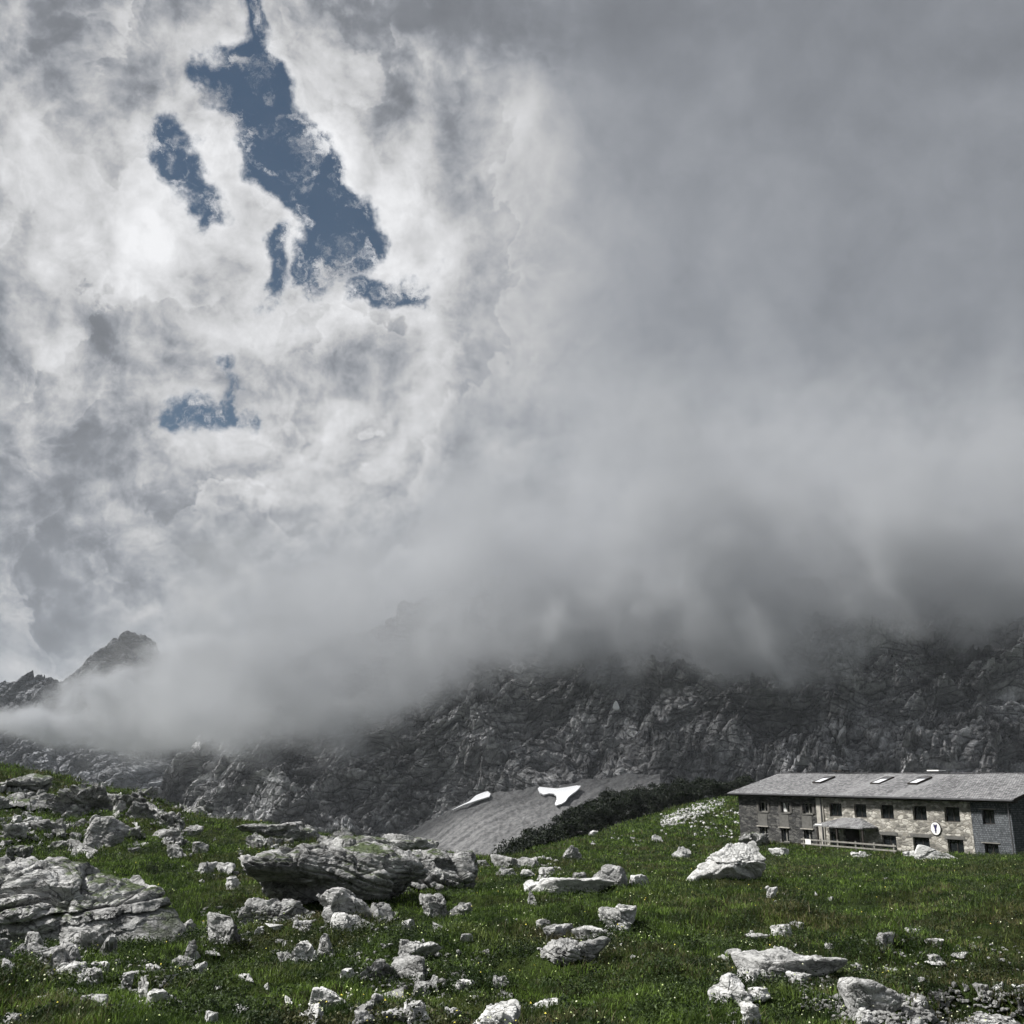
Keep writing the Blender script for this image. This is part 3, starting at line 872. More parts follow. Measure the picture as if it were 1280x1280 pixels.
# -- boulders one can point at
LIST = [
    ('round grey boulder with a diagonal crack standing alone on the left hillside', 107, 154, 1018, 1058, 1, dict(sub=6, rough=0.6, bury=0.1)),
    ('flat-topped boulder right of the cracked hillside boulder', 186, 222, 1036, 1052, 2, {}),
    ('small pointed white rock on the crest where the left hill ends', 243, 257, 1008, 1019, 3, dict(mat=ROCKW, peak=0.5)),
    ('squat rock below the flat-topped hillside boulder', 208, 230, 1055, 1072, 4, {}),
    ('leaning slab rock on the grass between the two big outcrops', 240, 260, 1052, 1068, 5, {}),
    ('angular rock of a pair on the grass left of the overhang', 246, 268, 1077, 1094, 6, {}),
    ('oval rock of a pair on the grass left of the overhang', 268, 292, 1078, 1091, 7, dict(mat=ROCKW)),
    ('egg-shaped pale rock tilted in the grass right of the huge outcrop', 281, 300, 1095, 1112, 8, dict(mat=ROCKW)),
    ('forked pale rock in the grass left of the dark overhang', 300, 323, 1068, 1082, 9, dict(mat=ROCKW)),
    ('light rock at the left edge of the hillside', 5, 34, 1028, 1050, 10, {}),
    ('small round rock above the light rock on the left hillside', 14, 28, 1018, 1030, 11, dict(mat=ROCKW)),
    ('rock standing on end high on the left hillside', 140, 155, 1000, 1016, 12, dict(peak=0.3)),
    ('grey fronted boulder leaning on the middle outcrop', 397, 476, 1108, 1152, 13, dict(sub=6, rough=0.7, depth=0.6, bury=0.15)),
    ('sloping slab lying below the grey fronted boulder', 412, 464, 1140, 1167, 14, dict(sub=6, mat=ROCKW)),
    ('rounded boulder at the right end of the fronted boulder', 464, 492, 1128, 1153, 15, {}),
    ('blocky light boulder of a touching pair at the right foot of the striped pavement', 524, 560, 1117, 1147, 16, dict(sub=6)),
    ('lower light boulder of a touching pair at the right foot of the striped pavement', 557, 590, 1127, 1146, 17, {}),
    ('flat white stone sunk in the grass below the touching pair', 541, 572, 1153, 1164, 18, dict(mat=ROCKW)),
    ('knobbly grey boulder in the cluster between the two outcrops', 254, 298, 1140, 1180, 19, dict(sub=6)),
    ('dark upright boulder on the right of the cluster between the outcrops', 276, 300, 1152, 1176, 20, {}),
    ('three-cornered rock below the cluster between the outcrops', 230, 252, 1174, 1202, 21, dict(peak=0.5)),
    ('flat pale stone right of the three-cornered rock', 256, 276, 1188, 1198, 22, dict(mat=ROCKW)),
    ('small blunt white stone of a pair in the grass', 319, 330, 1158, 1168, 23, dict(mat=ROCKW)),
    ('long white stone of a pair in the grass', 329, 351, 1155, 1167, 24, dict(mat=ROCKW)),
    ('narrow rock with a shaded right side beside the fronted boulder', 366, 389, 1149, 1164, 25, {}),
    ('long sloping white rock alone in the grass under the fronted boulder', 364, 400, 1176, 1207, 26, dict(mat=ROCKW, sub=6, peak=0.3)),
    ('grey rock resting against the long sloping white rock', 395, 422, 1166, 1194, 27, dict(sub=6)),
    ('upper block of the white pair near the bottom edge', 386, 431, 1231, 1262, 28, dict(mat=ROCKW, sub=6)),
    ('lower block of the white pair near the bottom edge', 364, 402, 1254, 1284, 29, dict(mat=ROCKW, sub=6)),
    ('humped rock at the top of the middle boulder heap', 497, 550, 1174, 1204, 30, dict(sub=6)),
    ('dark split rock on the left of the middle boulder heap', 449, 494, 1198, 1229, 31, dict(sub=6, peak=0.3)),
    ('slanting rock in the centre of the middle boulder heap', 488, 533, 1195, 1228, 32, dict(sub=6)),
    ('squarish stone on the right of the middle boulder heap', 515, 536, 1224, 1247, 33, {}),
    ('pointed stone at the right end of the middle boulder heap', 535, 548, 1219, 1238, 34, dict(peak=0.4)),
    ('pale block in the lower middle of the heap', 478, 506, 1231, 1251, 35, dict(mat=ROCKW)),
    ('stubby stone on the left of the lower heap', 462, 482, 1240, 1264, 36, {}),
    ('rounded stone at the lower left end of the heap', 444, 465, 1252, 1270, 37, {}),
    ('broad stone under the rounded stone at the bottom edge', 442, 468, 1264, 1290, 38, {}),
    ('big rounded block at the bottom of the middle heap', 504, 540, 1250, 1284, 39, dict(sub=6, mat=ROCKW)),
    ('small oblong stone between the blocks of the middle heap', 500, 515, 1247, 1258, 40, {}),
    ('flat grey stone at the bottom of the middle heap', 478, 512, 1262, 1278, 41, {}),
    ('short white stone left of the dark split rock', 425, 446, 1214, 1226, 42, dict(mat=ROCKW)),
    ('white humped rock in the grass right of the middle heap', 565, 592, 1224, 1243, 43, dict(mat=ROCKW)),
    ('pale broad boulder cut by the bottom edge', 585, 648, 1252, 1300, 44, dict(mat=ROCKW, sub=6)),
    ('small white rock half sunk above the broad bottom boulder', 556, 576, 1258, 1274, 45, dict(mat=ROCKW)),
    ('small grey stone in a dark hollow of the shrubs', 617, 636, 1220, 1236, 46, {}),
    ('pair stone low in the dark hollow of the shrubs', 620, 640, 1240, 1252, 47, {}),
    ('thin white slab at the bottom edge right of the broad boulder', 662, 700, 1248, 1263, 48, dict(mat=ROCKW)),
    ('small white upright rock in the bright grass', 576, 591, 1167, 1181, 49, dict(mat=ROCKW)),
    ('long whaleback slab of pale rock in the middle of the meadow', 658, 766, 1097, 1119, 50, dict(sub=6, mat=ROCKW, rough=0.5, depth=0.5)),
    ('angular block with a bright top behind the whaleback slab', 736, 784, 1081, 1107, 51, dict(sub=6, rough=0.6, peak=0.25)),
    ('small round boulder left of the angular block', 716, 733, 1090, 1101, 52, {}),
    ('little pointed stone under the left end of the whaleback slab', 660, 672, 1114, 1132, 53, dict(peak=0.6)),
    ('low light stone right of the angular block', 786, 812, 1093, 1105, 54, dict(mat=ROCKW)),
    ('tilted slab at the upper right of the stepped rock pile', 750, 797, 1130, 1163, 55, dict(sub=6, mat=ROCKW, layered=0.6)),
    ('rounded block on the left of the stepped rock pile', 680, 716, 1156, 1178, 56, dict(sub=6)),
    ('overhanging slab with a dark underside in the stepped rock pile', 679, 762, 1172, 1204, 57, dict(sub=6, layered=1.0, depth=0.5, rough=0.8)),
    ('rubbly stone joining the stepped rock pile', 716, 756, 1158, 1180, 58, {}),
    ('smooth oval stone left of the stepped rock pile', 670, 688, 1148, 1161, 59, {}),
    ('tall whitish pyramid boulder in front of the left end of the stone house', 856, 951, 1050, 1098, 60, dict(sub=7, mat=ROCKW, peak=0.55, rough=0.6, depth=0.8, bury=0.15, layered=0.5, tilt=0.9)),
    ('speckled boulder left of the white pyramid boulder', 841, 863, 1058, 1074, 61, {}),
    ('grey karst knob low on the green hill', 703, 728, 1056, 1076, 62, dict(rough=1.4)),
    ('small white rock on the green hill above the karst knob', 736, 748, 1038, 1045, 63, dict(mat=ROCKW)),
    ('pale rock midway up the green hill', 815, 828, 1043, 1053, 64, dict(mat=ROCKW)),
    ('leftmost stone of the row at the foot of the green hill', 614, 650, 1068, 1086, 65, {}),
    ('craggy stone in the row at the foot of the green hill', 620, 645, 1084, 1096, 66, dict(rough=1.3)),
    ('middle stone of the row at the foot of the green hill', 646, 672, 1071, 1086, 67, {}),
    ('flat stone in the row at the foot of the green hill', 651, 673, 1086, 1096, 68, dict(mat=ROCKW)),
    ('round stone ending the row at the foot of the green hill', 670, 694, 1084, 1097, 69, {}),
    ('low flat stone on the turf crest before the scree', 594, 613, 1074, 1082, 70, {}),
    ('broad flat dark slab in the hollow at lower right', 924, 1047, 1190, 1228, 71, dict(sub=6, rough=0.45, depth=0.5)),
    ('tilted smooth slab standing out of the stony gully', 1057, 1124, 1220, 1268, 172, dict(sub=6, rough=0.45, depth=0.6, mat=ROCKM, planes=10, sharp=9)),
    ('pointed white boulder left of the flat dark slab', 888, 934, 1216, 1262, 73, dict(sub=6, mat=ROCKW, peak=0.35)),
    ('round white boulder below the pointed white boulder', 922, 962, 1234, 1256, 74, dict(sub=6, mat=ROCKW)),
    ('long white rock sloping to the bottom edge under the round boulder', 928, 952, 1252, 1296, 75, dict(sub=6, mat=ROCKW, depth=1.3)),
    ('pale triangular stone at the left tip of the flat dark slab', 922, 958, 1210, 1230, 76, dict(mat=ROCKW)),
    ('jagged white stone in front of the flat dark slab', 986, 1014, 1215, 1230, 77, dict(mat=ROCKW)),
    ('small flat stone over a black hollow', 933, 960, 1166, 1178, 78, dict(rough=0.5)),
    ('white stone above the black hollow', 965, 992, 1155, 1169, 79, dict(mat=ROCKW)),
    ('grey stone behind the left tip of the flat dark slab', 906, 928, 1186, 1198, 80, {}),
    ('bleached stone above the brown heath at right', 1134, 1149, 1160, 1170, 81, dict(mat=ROCKW)),
    ('half buried slab left of the bleached stone', 1096, 1120, 1165, 1186, 82, {}),
    ('small stone in the heath under the bleached stone', 1158, 1178, 1172, 1182, 83, dict(mat=ROCKW)),
    ('white flat stone lying in the brown heath', 1160, 1182, 1203, 1213, 84, dict(mat=ROCKW)),
    ('grey stone above the white flat stone in the heath', 1160, 1180, 1192, 1202, 85, {}),
    ('stone peeping from the heath near the right edge', 1192, 1216, 1192, 1202, 86, {}),
    ('white stone close to the right edge', 1266, 1284, 1230, 1240, 87, dict(mat=ROCKW)),
    ('boulder under the overhanging turf of the gully', 1162, 1186, 1238, 1262, 88, dict(sub=6)),
    ('round stone in the gully beside the tilted slab', 1142, 1160, 1246, 1260, 89, {}),
    ('stone at the gully mouth by the bottom edge', 1068, 1090, 1260, 1274, 90, dict(mat=ROCKW)),
    ('grey stone at the bottom edge under the tilted slab', 1076, 1098, 1270, 1290, 91, {}),
    ('broad stone at the bottom edge of the gully', 1220, 1262, 1266, 1292, 92, dict(sub=6)),
    ('dark stone at the bottom edge right of the tilted slab', 1128, 1156, 1272, 1290, 93, {}),
    ('rounded white stone in the grass left of the meadow', 957, 972, 1107, 1121, 94, dict(mat=ROCKW)),
    ('white stone in the grass just before the left windows of the house', 963, 986, 1059, 1070, 95, dict(mat=ROCKW)),
    ('pale stone in the grass before the fence of the house', 1064, 1088, 1064, 1073, 96, dict(mat=ROCKW)),
    ('long white slab against the right part of the house wall', 1147, 1214, 1056, 1074, 97, dict(mat=ROCKW, sub=6, rough=0.4, depth=0.3)),
    ('white stone at the near end of the fence', 1130, 1150, 1063, 1073, 98, dict(mat=ROCKW)),
    ('long leaning grey block on top of the stone pile under the huge outcrop', 18, 70, 1176, 1208, 110, dict(sub=6)),
    ('broad grey block in the middle of the stone pile under the huge outcrop', 50, 112, 1178, 1216, 111, dict(sub=6)),
    ('round block at the top of the stone pile under the huge outcrop', 70, 108, 1163, 1188, 112, dict(sub=6)),
    ('block at the right top of the stone pile under the huge outcrop', 104, 134, 1162, 1188, 113, {}),
    ('leaning flake at the right end of the stone pile', 122, 148, 1168, 1200, 114, dict(peak=0.3)),
    ('small block at the left edge beside the stone pile', -8, 16, 1172, 1204, 115, {}),
    ('stone wedged low in the stone pile at left', 24, 52, 1164, 1184, 116, {}),
    ('dark small stone at the foot of the stone pile', 0, 22, 1198, 1216, 117, {}),
    ('pale oval stone below the stone pile', 68, 108, 1202, 1226, 118, dict(mat=ROCKW, sub=6)),
    ('pointed little stone below the stone pile', 53, 68, 1210, 1226, 119, dict(peak=0.5)),
    ('bright blunt boulder of a pair below the stone pile', 95, 126, 1210, 1238, 120, dict(mat=ROCKW, sub=6)),
    ('bright upper boulder of a pair below the stone pile', 114, 137, 1200, 1222, 121, dict(mat=ROCKW)),
    ('grey low rock left of the dark shrubs at lower left', 104, 136, 1242, 1262, 122, {}),
    ('small white stone left of the bright pair', 79, 95, 1234, 1246, 123, dict(mat=ROCKW)),
    ('white square rock in the shrubs at lower left', 165, 186, 1220, 1250, 124, dict(mat=ROCKW)),
    ('dark slanted rock in the shrubs at lower left', 152, 168, 1214, 1236, 125, {}),
    ('oval rock at the foot of the shrubs at lower left', 181, 212, 1236, 1254, 126, dict(mat=ROCKW)),
    ('flat white rock on top of the shrubs at lower left', 177, 208, 1204, 1216, 127, dict(mat=ROCKW)),
    ('little white rock right of the flat white rock', 205, 220, 1218, 1230, 128, dict(mat=ROCKW)),
    ('half round boulder in the bottom left corner', -4, 34, 1265, 1292, 129, dict(sub=6)),
    ('lone white stone in the bright grass at lower left', 48, 62, 1244, 1254, 130, dict(mat=ROCKW)),
    ('small white block in the grass right of the shrubs', 298, 318, 1217, 1228, 131, dict(mat=ROCKW)),
    ('white pebble-like stone near the bottom at left', 252, 272, 1264, 1278, 132, dict(mat=ROCKW)),
    ('tiny upright white stone in the left grass', 330, 338, 1228, 1237, 133, dict(mat=ROCKW, peak=0.4)),
]
for lab, x0, x1, tp, bt, sd, kw in LIST:
    big = (x1 - x0) > 30
    R(lab, x0, x1, tp, bt, 500 + sd, name='boulder' if big else 'rock', cat='boulder' if big else 'rock', **kw)

# -- countless-looking but countable small rocks, each its own object
variants = []
for k in range(14):
    P, f = rock_shape(900 + k, (1.0, 0.85, 0.62), sub=4, rough=0.9, planes=7)
    me_o = new_mesh('rock', P, f, ROCKW if k % 3 else ROCKM)
    smooth_by_angle(me_o, 34)
    variants.append(me_o.data); bpy.data.objects.remove(me_o)
dark_variants = []
for me in variants[:5]:
    m2 = me.copy(); m2.materials[0] = GRAVM; dark_variants.append(m2)
rg = np.random.default_rng(55)
GROUPS = [
    # count, x range, row range, size range in px, label, group
    (110, (-20, 240), (985, 1075), (6, 24), 'small pale limestone rock scattered on the left hillside', 'small rocks on the left hillside'),
    (34, (225, 330), (1040, 1110), (4, 13), 'small limestone rock in the grass gap between the outcrops', 'small rocks between the outcrops'),
    (56, (0, 660), (1150, 1278), (4, 16), 'small pale rock lying in the grass of the lower meadow', 'small rocks in the lower meadow'),
    (26, (300, 620), (1055, 1080), (5, 16), 'small rock along the crest behind the middle outcrop', 'small rocks on the crest'),
    (30, (650, 900), (1020, 1075), (3, 9), 'small white rock on the green hill', 'small rocks on the green hill'),
    (26, (640, 1280), (1095, 1200), (4, 11), 'small pale rock in the right meadow', 'small rocks in the right meadow'),
    (34, (1060, 1285), (1238, 1290), (10, 30), 'grey stone lying in the gully at the lower right', 'stones in the gully'),
]
KEEP = [(x0, x1, tp, bt) for _, x0, x1, tp, bt, _, _ in LIST]
for cnt, xr, rr, sr, lab, grp in GROUPS:
    done = 0; tries = 0
    while done < cnt and tries < 4000:
        tries += 1
        px = rg.uniform(*xr); row = rg.uniform(*rr)
        if fbm(np.array([[px * 0.02, row * 0.05, cnt]]), 2)[0] < 0.02 and cnt != 34:
            continue
        x, y, z = hit(px, row)
        if y > 200: continue
        sp = sr[0] * (sr[1] / sr[0]) ** (rg.random() ** 1.6)
        w = sp / F * y
        o = bpy.data.objects.new('rock', dark_variants[rg.integers(5)] if 'gully' in grp and rg.random() < 0.8 else variants[rg.integers(14)]); scene.collection.objects.link(o)
        o.location = (x, y + w * 0.3, z + w * 0.03); o.rotation_euler = (rg.normal() * 0.25, rg.normal() * 0.25, rg.uniform(0, 6.28))
        o.scale = (w, w * rg.uniform(.7, 1.1), w * rg.uniform(.7, 1.25))
        tag(o, lab, 'rock', grp); done += 1


# broken karst on the left hillside and blocks in the lower meadow
karst = []
for k in range(7):
    P, f = rock_shape(1300 + k, (1.0, 0.7, 0.5), sub=5, rough=1.15, layered=0.7, tilt=0.5)
    me_o = new_mesh('rock_outcrop', P, f, ROCKB); smooth_by_angle(me_o, 34)
    karst.append(me_o.data); bpy.data.objects.remove(me_o)
for cnt, xr, rr, sr, lab, grp, nm in [
    (30, (-20, 250), (984, 1066), (18, 52), 'broken grey karst outcrop sunk in the turf of the left hillside', 'karst outcrops on the left hillside', 'rock_outcrop'),
    (9, (250, 560), (1044, 1062), (20, 50), 'low broken outcrop on the crest behind the overhanging rock', 'karst outcrops on the crest', 'rock_outcrop'),
    (34, (-10, 640), (1160, 1276), (14, 36), 'angular limestone block half sunk in the lower meadow', 'blocks in the lower meadow', 'boulder'),
    (14, (900, 1280), (1160, 1240), (12, 34), 'angular limestone block half sunk in the brown heath at right', 'blocks in the heath', 'boulder'),
]:
    for _ in range(cnt):
        px = rg.uniform(*xr); row = rg.uniform(*rr)
        x, y, z = hit(px, row, 400)
        if y > 200: continue
        w = sr[0] * (sr[1] / sr[0]) ** (rg.random() ** 1.3) / F * y
        o = bpy.data.objects.new(nm, (karst if nm == 'rock_outcrop' or rg.random() < 0.35 else variants)[rg.integers(7)]); scene.collection.objects.link(o)
        o.location = (x, y + w * 0.3, z - w * 0.01); o.rotation_euler = (rg.normal() * 0.2, rg.normal() * 0.2, rg.uniform(0, 6.28))
        o.scale = (w, w * rg.uniform(.7, 1.1), w * rg.uniform(.7, 1.2))
        tag(o, lab, 'rock outcrop' if nm == 'rock_outcrop' else 'boulder', grp)


def pebbles(name, zones, mat, label, seed, kind='stuff'):
    """gravel too fine to count, one object"""
    rg = np.random.default_rng(seed); u, f = ico(1); VV = []; FF = []; n0 = 0
    for xr, rr, cnt, sz in zones:
        for _ in range(cnt):
            px = rg.uniform(*xr); row = rr(px) if callable(rr) else rg.uniform(*rr)
            x, y, z = hit(px, row, 260)
            if y > 200: continue
            w = rg.uniform(*sz) * y / F
            p = u * (0.5 + 0.12 * rg.normal(size=(len(u), 1))) * np.array([w, w * rg.uniform(.6, 1), w * rg.uniform(.4, .8)])
            a = rg.uniform(0, 6.28); c, s = math.cos(a), math.sin(a)
            p = p @ np.array([[c, s, 0], [-s, c, 0], [0, 0, 1]]) + np.array([x, y, z + 0.1 * w])
            VV.append(p); FF.append(f + n0); n0 += len(u)
    o = new_mesh(name, np.concatenate(VV), np.concatenate(FF), mat, smooth=False)
    tag(o, label, 'gravel', kind=kind)
    return o


_r = np.random.default_rng(3)
pebbles('gravel', [((1040, 1290), (1245, 1290), 900, (3, 9)), ((1000, 1075), (1212, 1262), 260, (3, 8)), ((-10, 150), (1165, 1215), 200, (4, 10)),
                   ((430, 600), (1190, 1280), 260, (3, 9)), ((150, 225), (1205, 1262), 110, (3, 8)), ((250, 320), (1135, 1185), 90, (3, 8)), ((385, 500), (1140, 1165), 90, (3, 7)),
                   ((670, 770), (1160, 1205), 80, (3, 7)), ((885, 960), (1215, 1285), 90, (3, 7)), ((1060, 1285), (1170, 1230), 160, (2, 6)), ((0, 240), (985, 1060), 500, (1.5, 5))],
        GRAVM, 'loose grey gravel filling the gully and the gaps between boulders', 5)
pebbles('rubble', [((826, 905), lambda px: 1030 - (px - 826) * 0.36 + _r.normal() * 4.5, 1100, (1.5, 4.5)), ((640, 700), (1074, 1094), 60, (3, 7)),
                   ((860, 925), (1010, 1048), 90, (2, 6))],
        ROCKW, 'streak of white rubble running down the green hill', 6)

# ------------------------------------------------------------------ scree and snow on the mountain foot
def make_scree():
    m, T, b = material('scree', 0.95, 0.1)
    p = geo_pos(T)
    cv = T.n.new('ShaderNodeCombineXYZ')
    T.l.new(T.v('DOT_PRODUCT', p, (0.53, -0.85, 0)), cv.inputs[0]); T.l.new(T.m('MULTIPLY', T.v('DOT_PRODUCT', p, (0.85, 0.53, 0)), 0.07), cv.inputs[1])
    a = T.noise(cv.outputs[0], 0.35, 6, 0.66); c = T.noise(p, 0.6, 4, 0.7)
    t = T.mr(T.m('ADD', T.m('MULTIPLY', a, 0.5), T.m('MULTIPLY', c, 0.5)), 0.36, 0.64)
    T.l.new(T.mix(t, (0.07, 0.07, 0.072), (0.19, 0.19, 0.19)), b.inputs['Base Color'])
    bump(T, b, T.m('ADD', a, T.m('MULTIPLY', c, 0.4)), 1.2)
    return m


SC_TOP = [(505, 1052), (540, 1030), (575, 1012), (605, 1000), (650, 993), (700, 986), (760, 978), (820, 975)]


def scree_point(px, v):
    """v = 0 along the upper edge, 1 at the foot of the fan"""
    row = np.interp(px, [a for a, _ in SC_TOP], [b for _, b in SC_TOP])
    a0, b0 = ray(px, row); a1, b1 = ray(px, 1120)
    d0, d1 = 508.0 - 0.04 * (px - 600), 425.0
    d = d0 + (d1 - d0) * v
    z = b0 * d0 + (b1 * d1 - b0 * d0) * v
    return np.array([a0 * d, d, z])


nu, nv = 260, 90
pts = np.array([[scree_point(px, v) for px in np.linspace(500, 825, nu)] for v in np.linspace(-0.06, 1, nv)]).reshape(-1, 3)
pts[:, 2] += 0.9 * fbm(pts * 0.05, 4) + 0.5 * fbm(pts * 0.3, 4, 0.65) + 2.6 * (ridged(np.stack([pts[:, 0] * 0.035 + pts[:, 2] * 0.05, pts[:, 1] * 0.004, pts[:, 2] * 0.0], -1), 3) - .5)
tag(new_mesh('scree_slope', pts, grid_faces(nv, nu)[:, ::-1], make_scree()), kind='structure')

SNOW, _T, _b = material('snow', 0.6, 0.3)
_b.inputs['Base Color'].default_value = (0.92, 0.93, 0.95, 1)


def snow(poly, label, depth_fn, h=1.0):
    """a thin snow field with thickness, following the slope under it"""
    bm = bmesh.new()
    pts = [depth_fn(px, py) for px, py in poly]
    c = sum((Vector(p) for p in pts), Vector()) / len(pts)
    vb = [bm.verts.new(Vector(p) - c) for p in pts]
    f = bm.faces.new(vb)
    ex = bmesh.ops.extrude_face_region(bm, geom=[f])
    for v in ex['geom']:
        if isinstance(v, bmesh.types.BMVert):
            v.co += Vector((0, -h * 0.8, h * 0.6))
    bmesh.ops.recalc_face_normals(bm, faces=bm.faces[:])
    me = bpy.data.meshes.new('snow_patch'); bm.to_mesh(me); bm.free(); me.materials.append(SNOW)
    o = bpy.data.objects.new('snow_patch', me); o.location = c; scene.collection.objects.link(o)
    tag(o, label, 'snow patch')
    return o


def on_scree(px, py):
    best = None
    for v in np.linspace(-0.06, 1, 200):
        p = scree_point(px, v)
        e = abs(p[2] / p[1] - ray(px, py)[1])
        if best is None or e < best[0]:
            best = (e, p)
    p = best[1]
    return (p[0], p[1] - 1.0, p[2] + 1.1)


def rounded(poly, n=3):
    p = [np.array(q, float) for q in poly]
    for _ in range(n):
        q = []
        for i in range(len(p)):
            a, b = p[i], p[(i + 1) % len(p)]
            q += [a * .75 + b * .25, a * .25 + b * .75]
        p = q
    return [tuple(q) for q in p]


snow(rounded([(560, 1019), (580, 1009), (590, 1004), (597, 992), (608, 989), (615, 999), (602, 1003), (586, 1008)], 1), 'small wedge of old snow at the left tip of the scree', on_scree)
snow(rounded([(671, 987), (684, 989), (700, 990), (727, 985), (722, 992), (711, 999), (705, 1008), (692, 1012), (697, 1000), (690, 995), (676, 998)], 1), 'larger curved snow patch at the top of the scree', on_scree)
bpy.context.view_layer.update()


def on_mountain(name):
    ob = bpy.data.objects[name]
    def fn(px, py):
        a, b = ray(px, py)
        ok, loc, nrm, idx = ob.ray_cast(Vector((0, 0, 0)), Vector((a, 1, b)).normalized())
        return tuple(loc * 0.996) if ok else (a * 600, 600, b * 600)
    return fn


_fm = on_mountain('mountain')
_c = _fm(770, 883)


def _flat(px, py):
    a, b = ray(px, py); return (a * _c[1] * 0.992, _c[1] * 0.992, b * _c[1] * 0.992)


snow(rounded([(765, 887), (767, 880), (770, 876), (774, 884), (774, 888)], 1), 'tiny snow patch high on the rock face under the cloud', _flat)
_c2 = on_mountain('far_mountain')(163, 855)


def _flat2(px, py):
    a, b = ray(px, py); return (a * _c2[1] * 0.985, _c2[1] * 0.985, b * _c2[1] * 0.985)


snow(rounded([(158, 851), (163, 850), (168, 856), (164, 859), (161, 855)], 1), 'tiny snow patch on the far peak between the clouds', _flat2)


# ------------------------------------------------------------------ plants
def with_rnd(o, vals, per):
    at = o.data.attributes.new('rnd', 'FLOAT', 'POINT')
    at.data.foreach_set('value', np.repeat(np.asarray(vals, np.float32), per))


def grass(name, n, seed, near, far, hgt, wid, mat, dens, label, lean=0.9, azr=(-33, 33)):
    """tufts: each point carries a fan of curved, tapering blades"""
    rg = np.random.default_rng(seed)
    az = np.radians(rg.uniform(*azr, n)); d = near * (far / near) ** rg.random(n)
    x = d * np.sin(az); y = d * np.cos(az)
    keep = dens(x, y, rg)
    x, y, d = x[keep], y[keep], d[keep]
    z = height(x, y)
    B = 9
    m = len(x) * B
    bx = np.repeat(x, B); by = np.repeat(y, B); bz = np.repeat(z, B); bd = np.repeat(d, B)
    k = 0.6 + 0.4 * (bd / 30)                                  # far tufts are broader and stand for more blades
    spread = 0.06 * (1 + bd / 14)
    ox = rg.normal(size=m) * spread; oy = rg.normal(size=m) * spread
    patch = np.repeat(0.75 + 0.9 * np.clip(fbm(np.stack([x, y, 0 * x], -1) * 0.5, 3) + 0.25, 0, 1), B)
    h = hgt * rg.uniform(0.45, 1.25, m) * patch * (0.8 + bd / 70)
    w = wid * rg.uniform(0.6, 1.3, m) * k * (1 + bd / 30)
    th = rg.uniform(0, 2 * math.pi, m); ln = rg.uniform(0.15, 1.0, m) * lean * h
    dx, dy = np.cos(th), np.sin(th)
    fa = rg.uniform(0, 2 * math.pi, m); wx, wy = np.cos(fa) * w / 2, np.sin(fa) * w / 2
    px, py, pz = bx + ox, by + oy, bz - 0.03
    v = np.empty((m, 5, 3), np.float32)
    v[:, 0] = np.stack([px - wx, py - wy, pz], -1); v[:, 1] = np.stack([px + wx, py + wy, pz], -1)
    v[:, 2] = np.stack([px + dx * ln * .35 + wx * .75, py + dy * ln * .35 + wy * .75, pz + h * .6], -1)
    v[:, 3] = np.stack([px + dx * ln * .35 - wx * .75, py + dy * ln * .35 - wy * .75, pz + h * .6], -1)
    v[:, 4] = np.stack([px + dx * ln, py + dy * ln, pz + h], -1)
    i = np.arange(m)[:, None] * 5
    f = np.concatenate([i + np.array([[0, 1, 2]]), i + np.array([[0, 2, 3]]), i + np.array([[3, 2, 4]])], 1).reshape(-1, 3)
    o = new_mesh(name, v.reshape(-1, 3), f, mat, smooth=False)
    with_rnd(o, rg.random(m), 5)
    tag(o, label, 'grass', kind='stuff')
    return o


def patchiness(x, y, off, sc):
    return fbm(np.stack([x, y, 0 * x + off], -1) * sc, 3)


GRASS = make_blade('grass_blade', (0.022, 0.045, 0.008, 1), (0.185, 0.285, 0.050, 1), (0.140, 0.150, 0.052, 1))
SEDGE = make_blade('sedge_blade', (0.035, 0.038, 0.014, 1), (0.165, 0.160, 0.070, 1), (0.170, 0.140, 0.070, 1), 0.3)
HEATH = make_blade('heath_leaf', (0.014, 0.027, 0.008, 1), (0.075, 0.112, 0.032, 1), (0.080, 0.080, 0.034, 1), 0.25)
PINE = make_blade('pine_needle', (0.004, 0.008, 0.004, 1), (0.020, 0.031, 0.012, 1), (0.016, 0.024, 0.010, 1), 0.1)


def grass_density(x, y, rg):
    n = patchiness(x, y, 2.0, 0.22)
    az = np.arctan2(x, y)
    gully = (x / y > 0.315) & (y < 15.4)
    return ((n > -0.25 + 0.25 * rg.random(len(x))) | (rg.random(len(x)) < 0.6)) & ~gully


grass('grass', 140000, 21, 7, 175, 0.105, 0.0105, GRASS, grass_density, 'green alpine grass covering the meadow and hillsides')


def sedge_density(x, y, rg):
    n = patchiness(x, y, 11.0, 0.25)
    right = sstep(x / y, 0.10, 0.26) * sstep(40 - y, 0, 12)
    return (n - 0.22 + 0.55 * right > 0.25 * rg.random(len(x))) & ~((x / y > 0.315) & (y < 15.4))


grass('sedge', 60000, 27, 8, 110, 0.12, 0.0105, SEDGE, sedge_density, 'olive brown tufts of sedge among the green grass', lean=1.1)


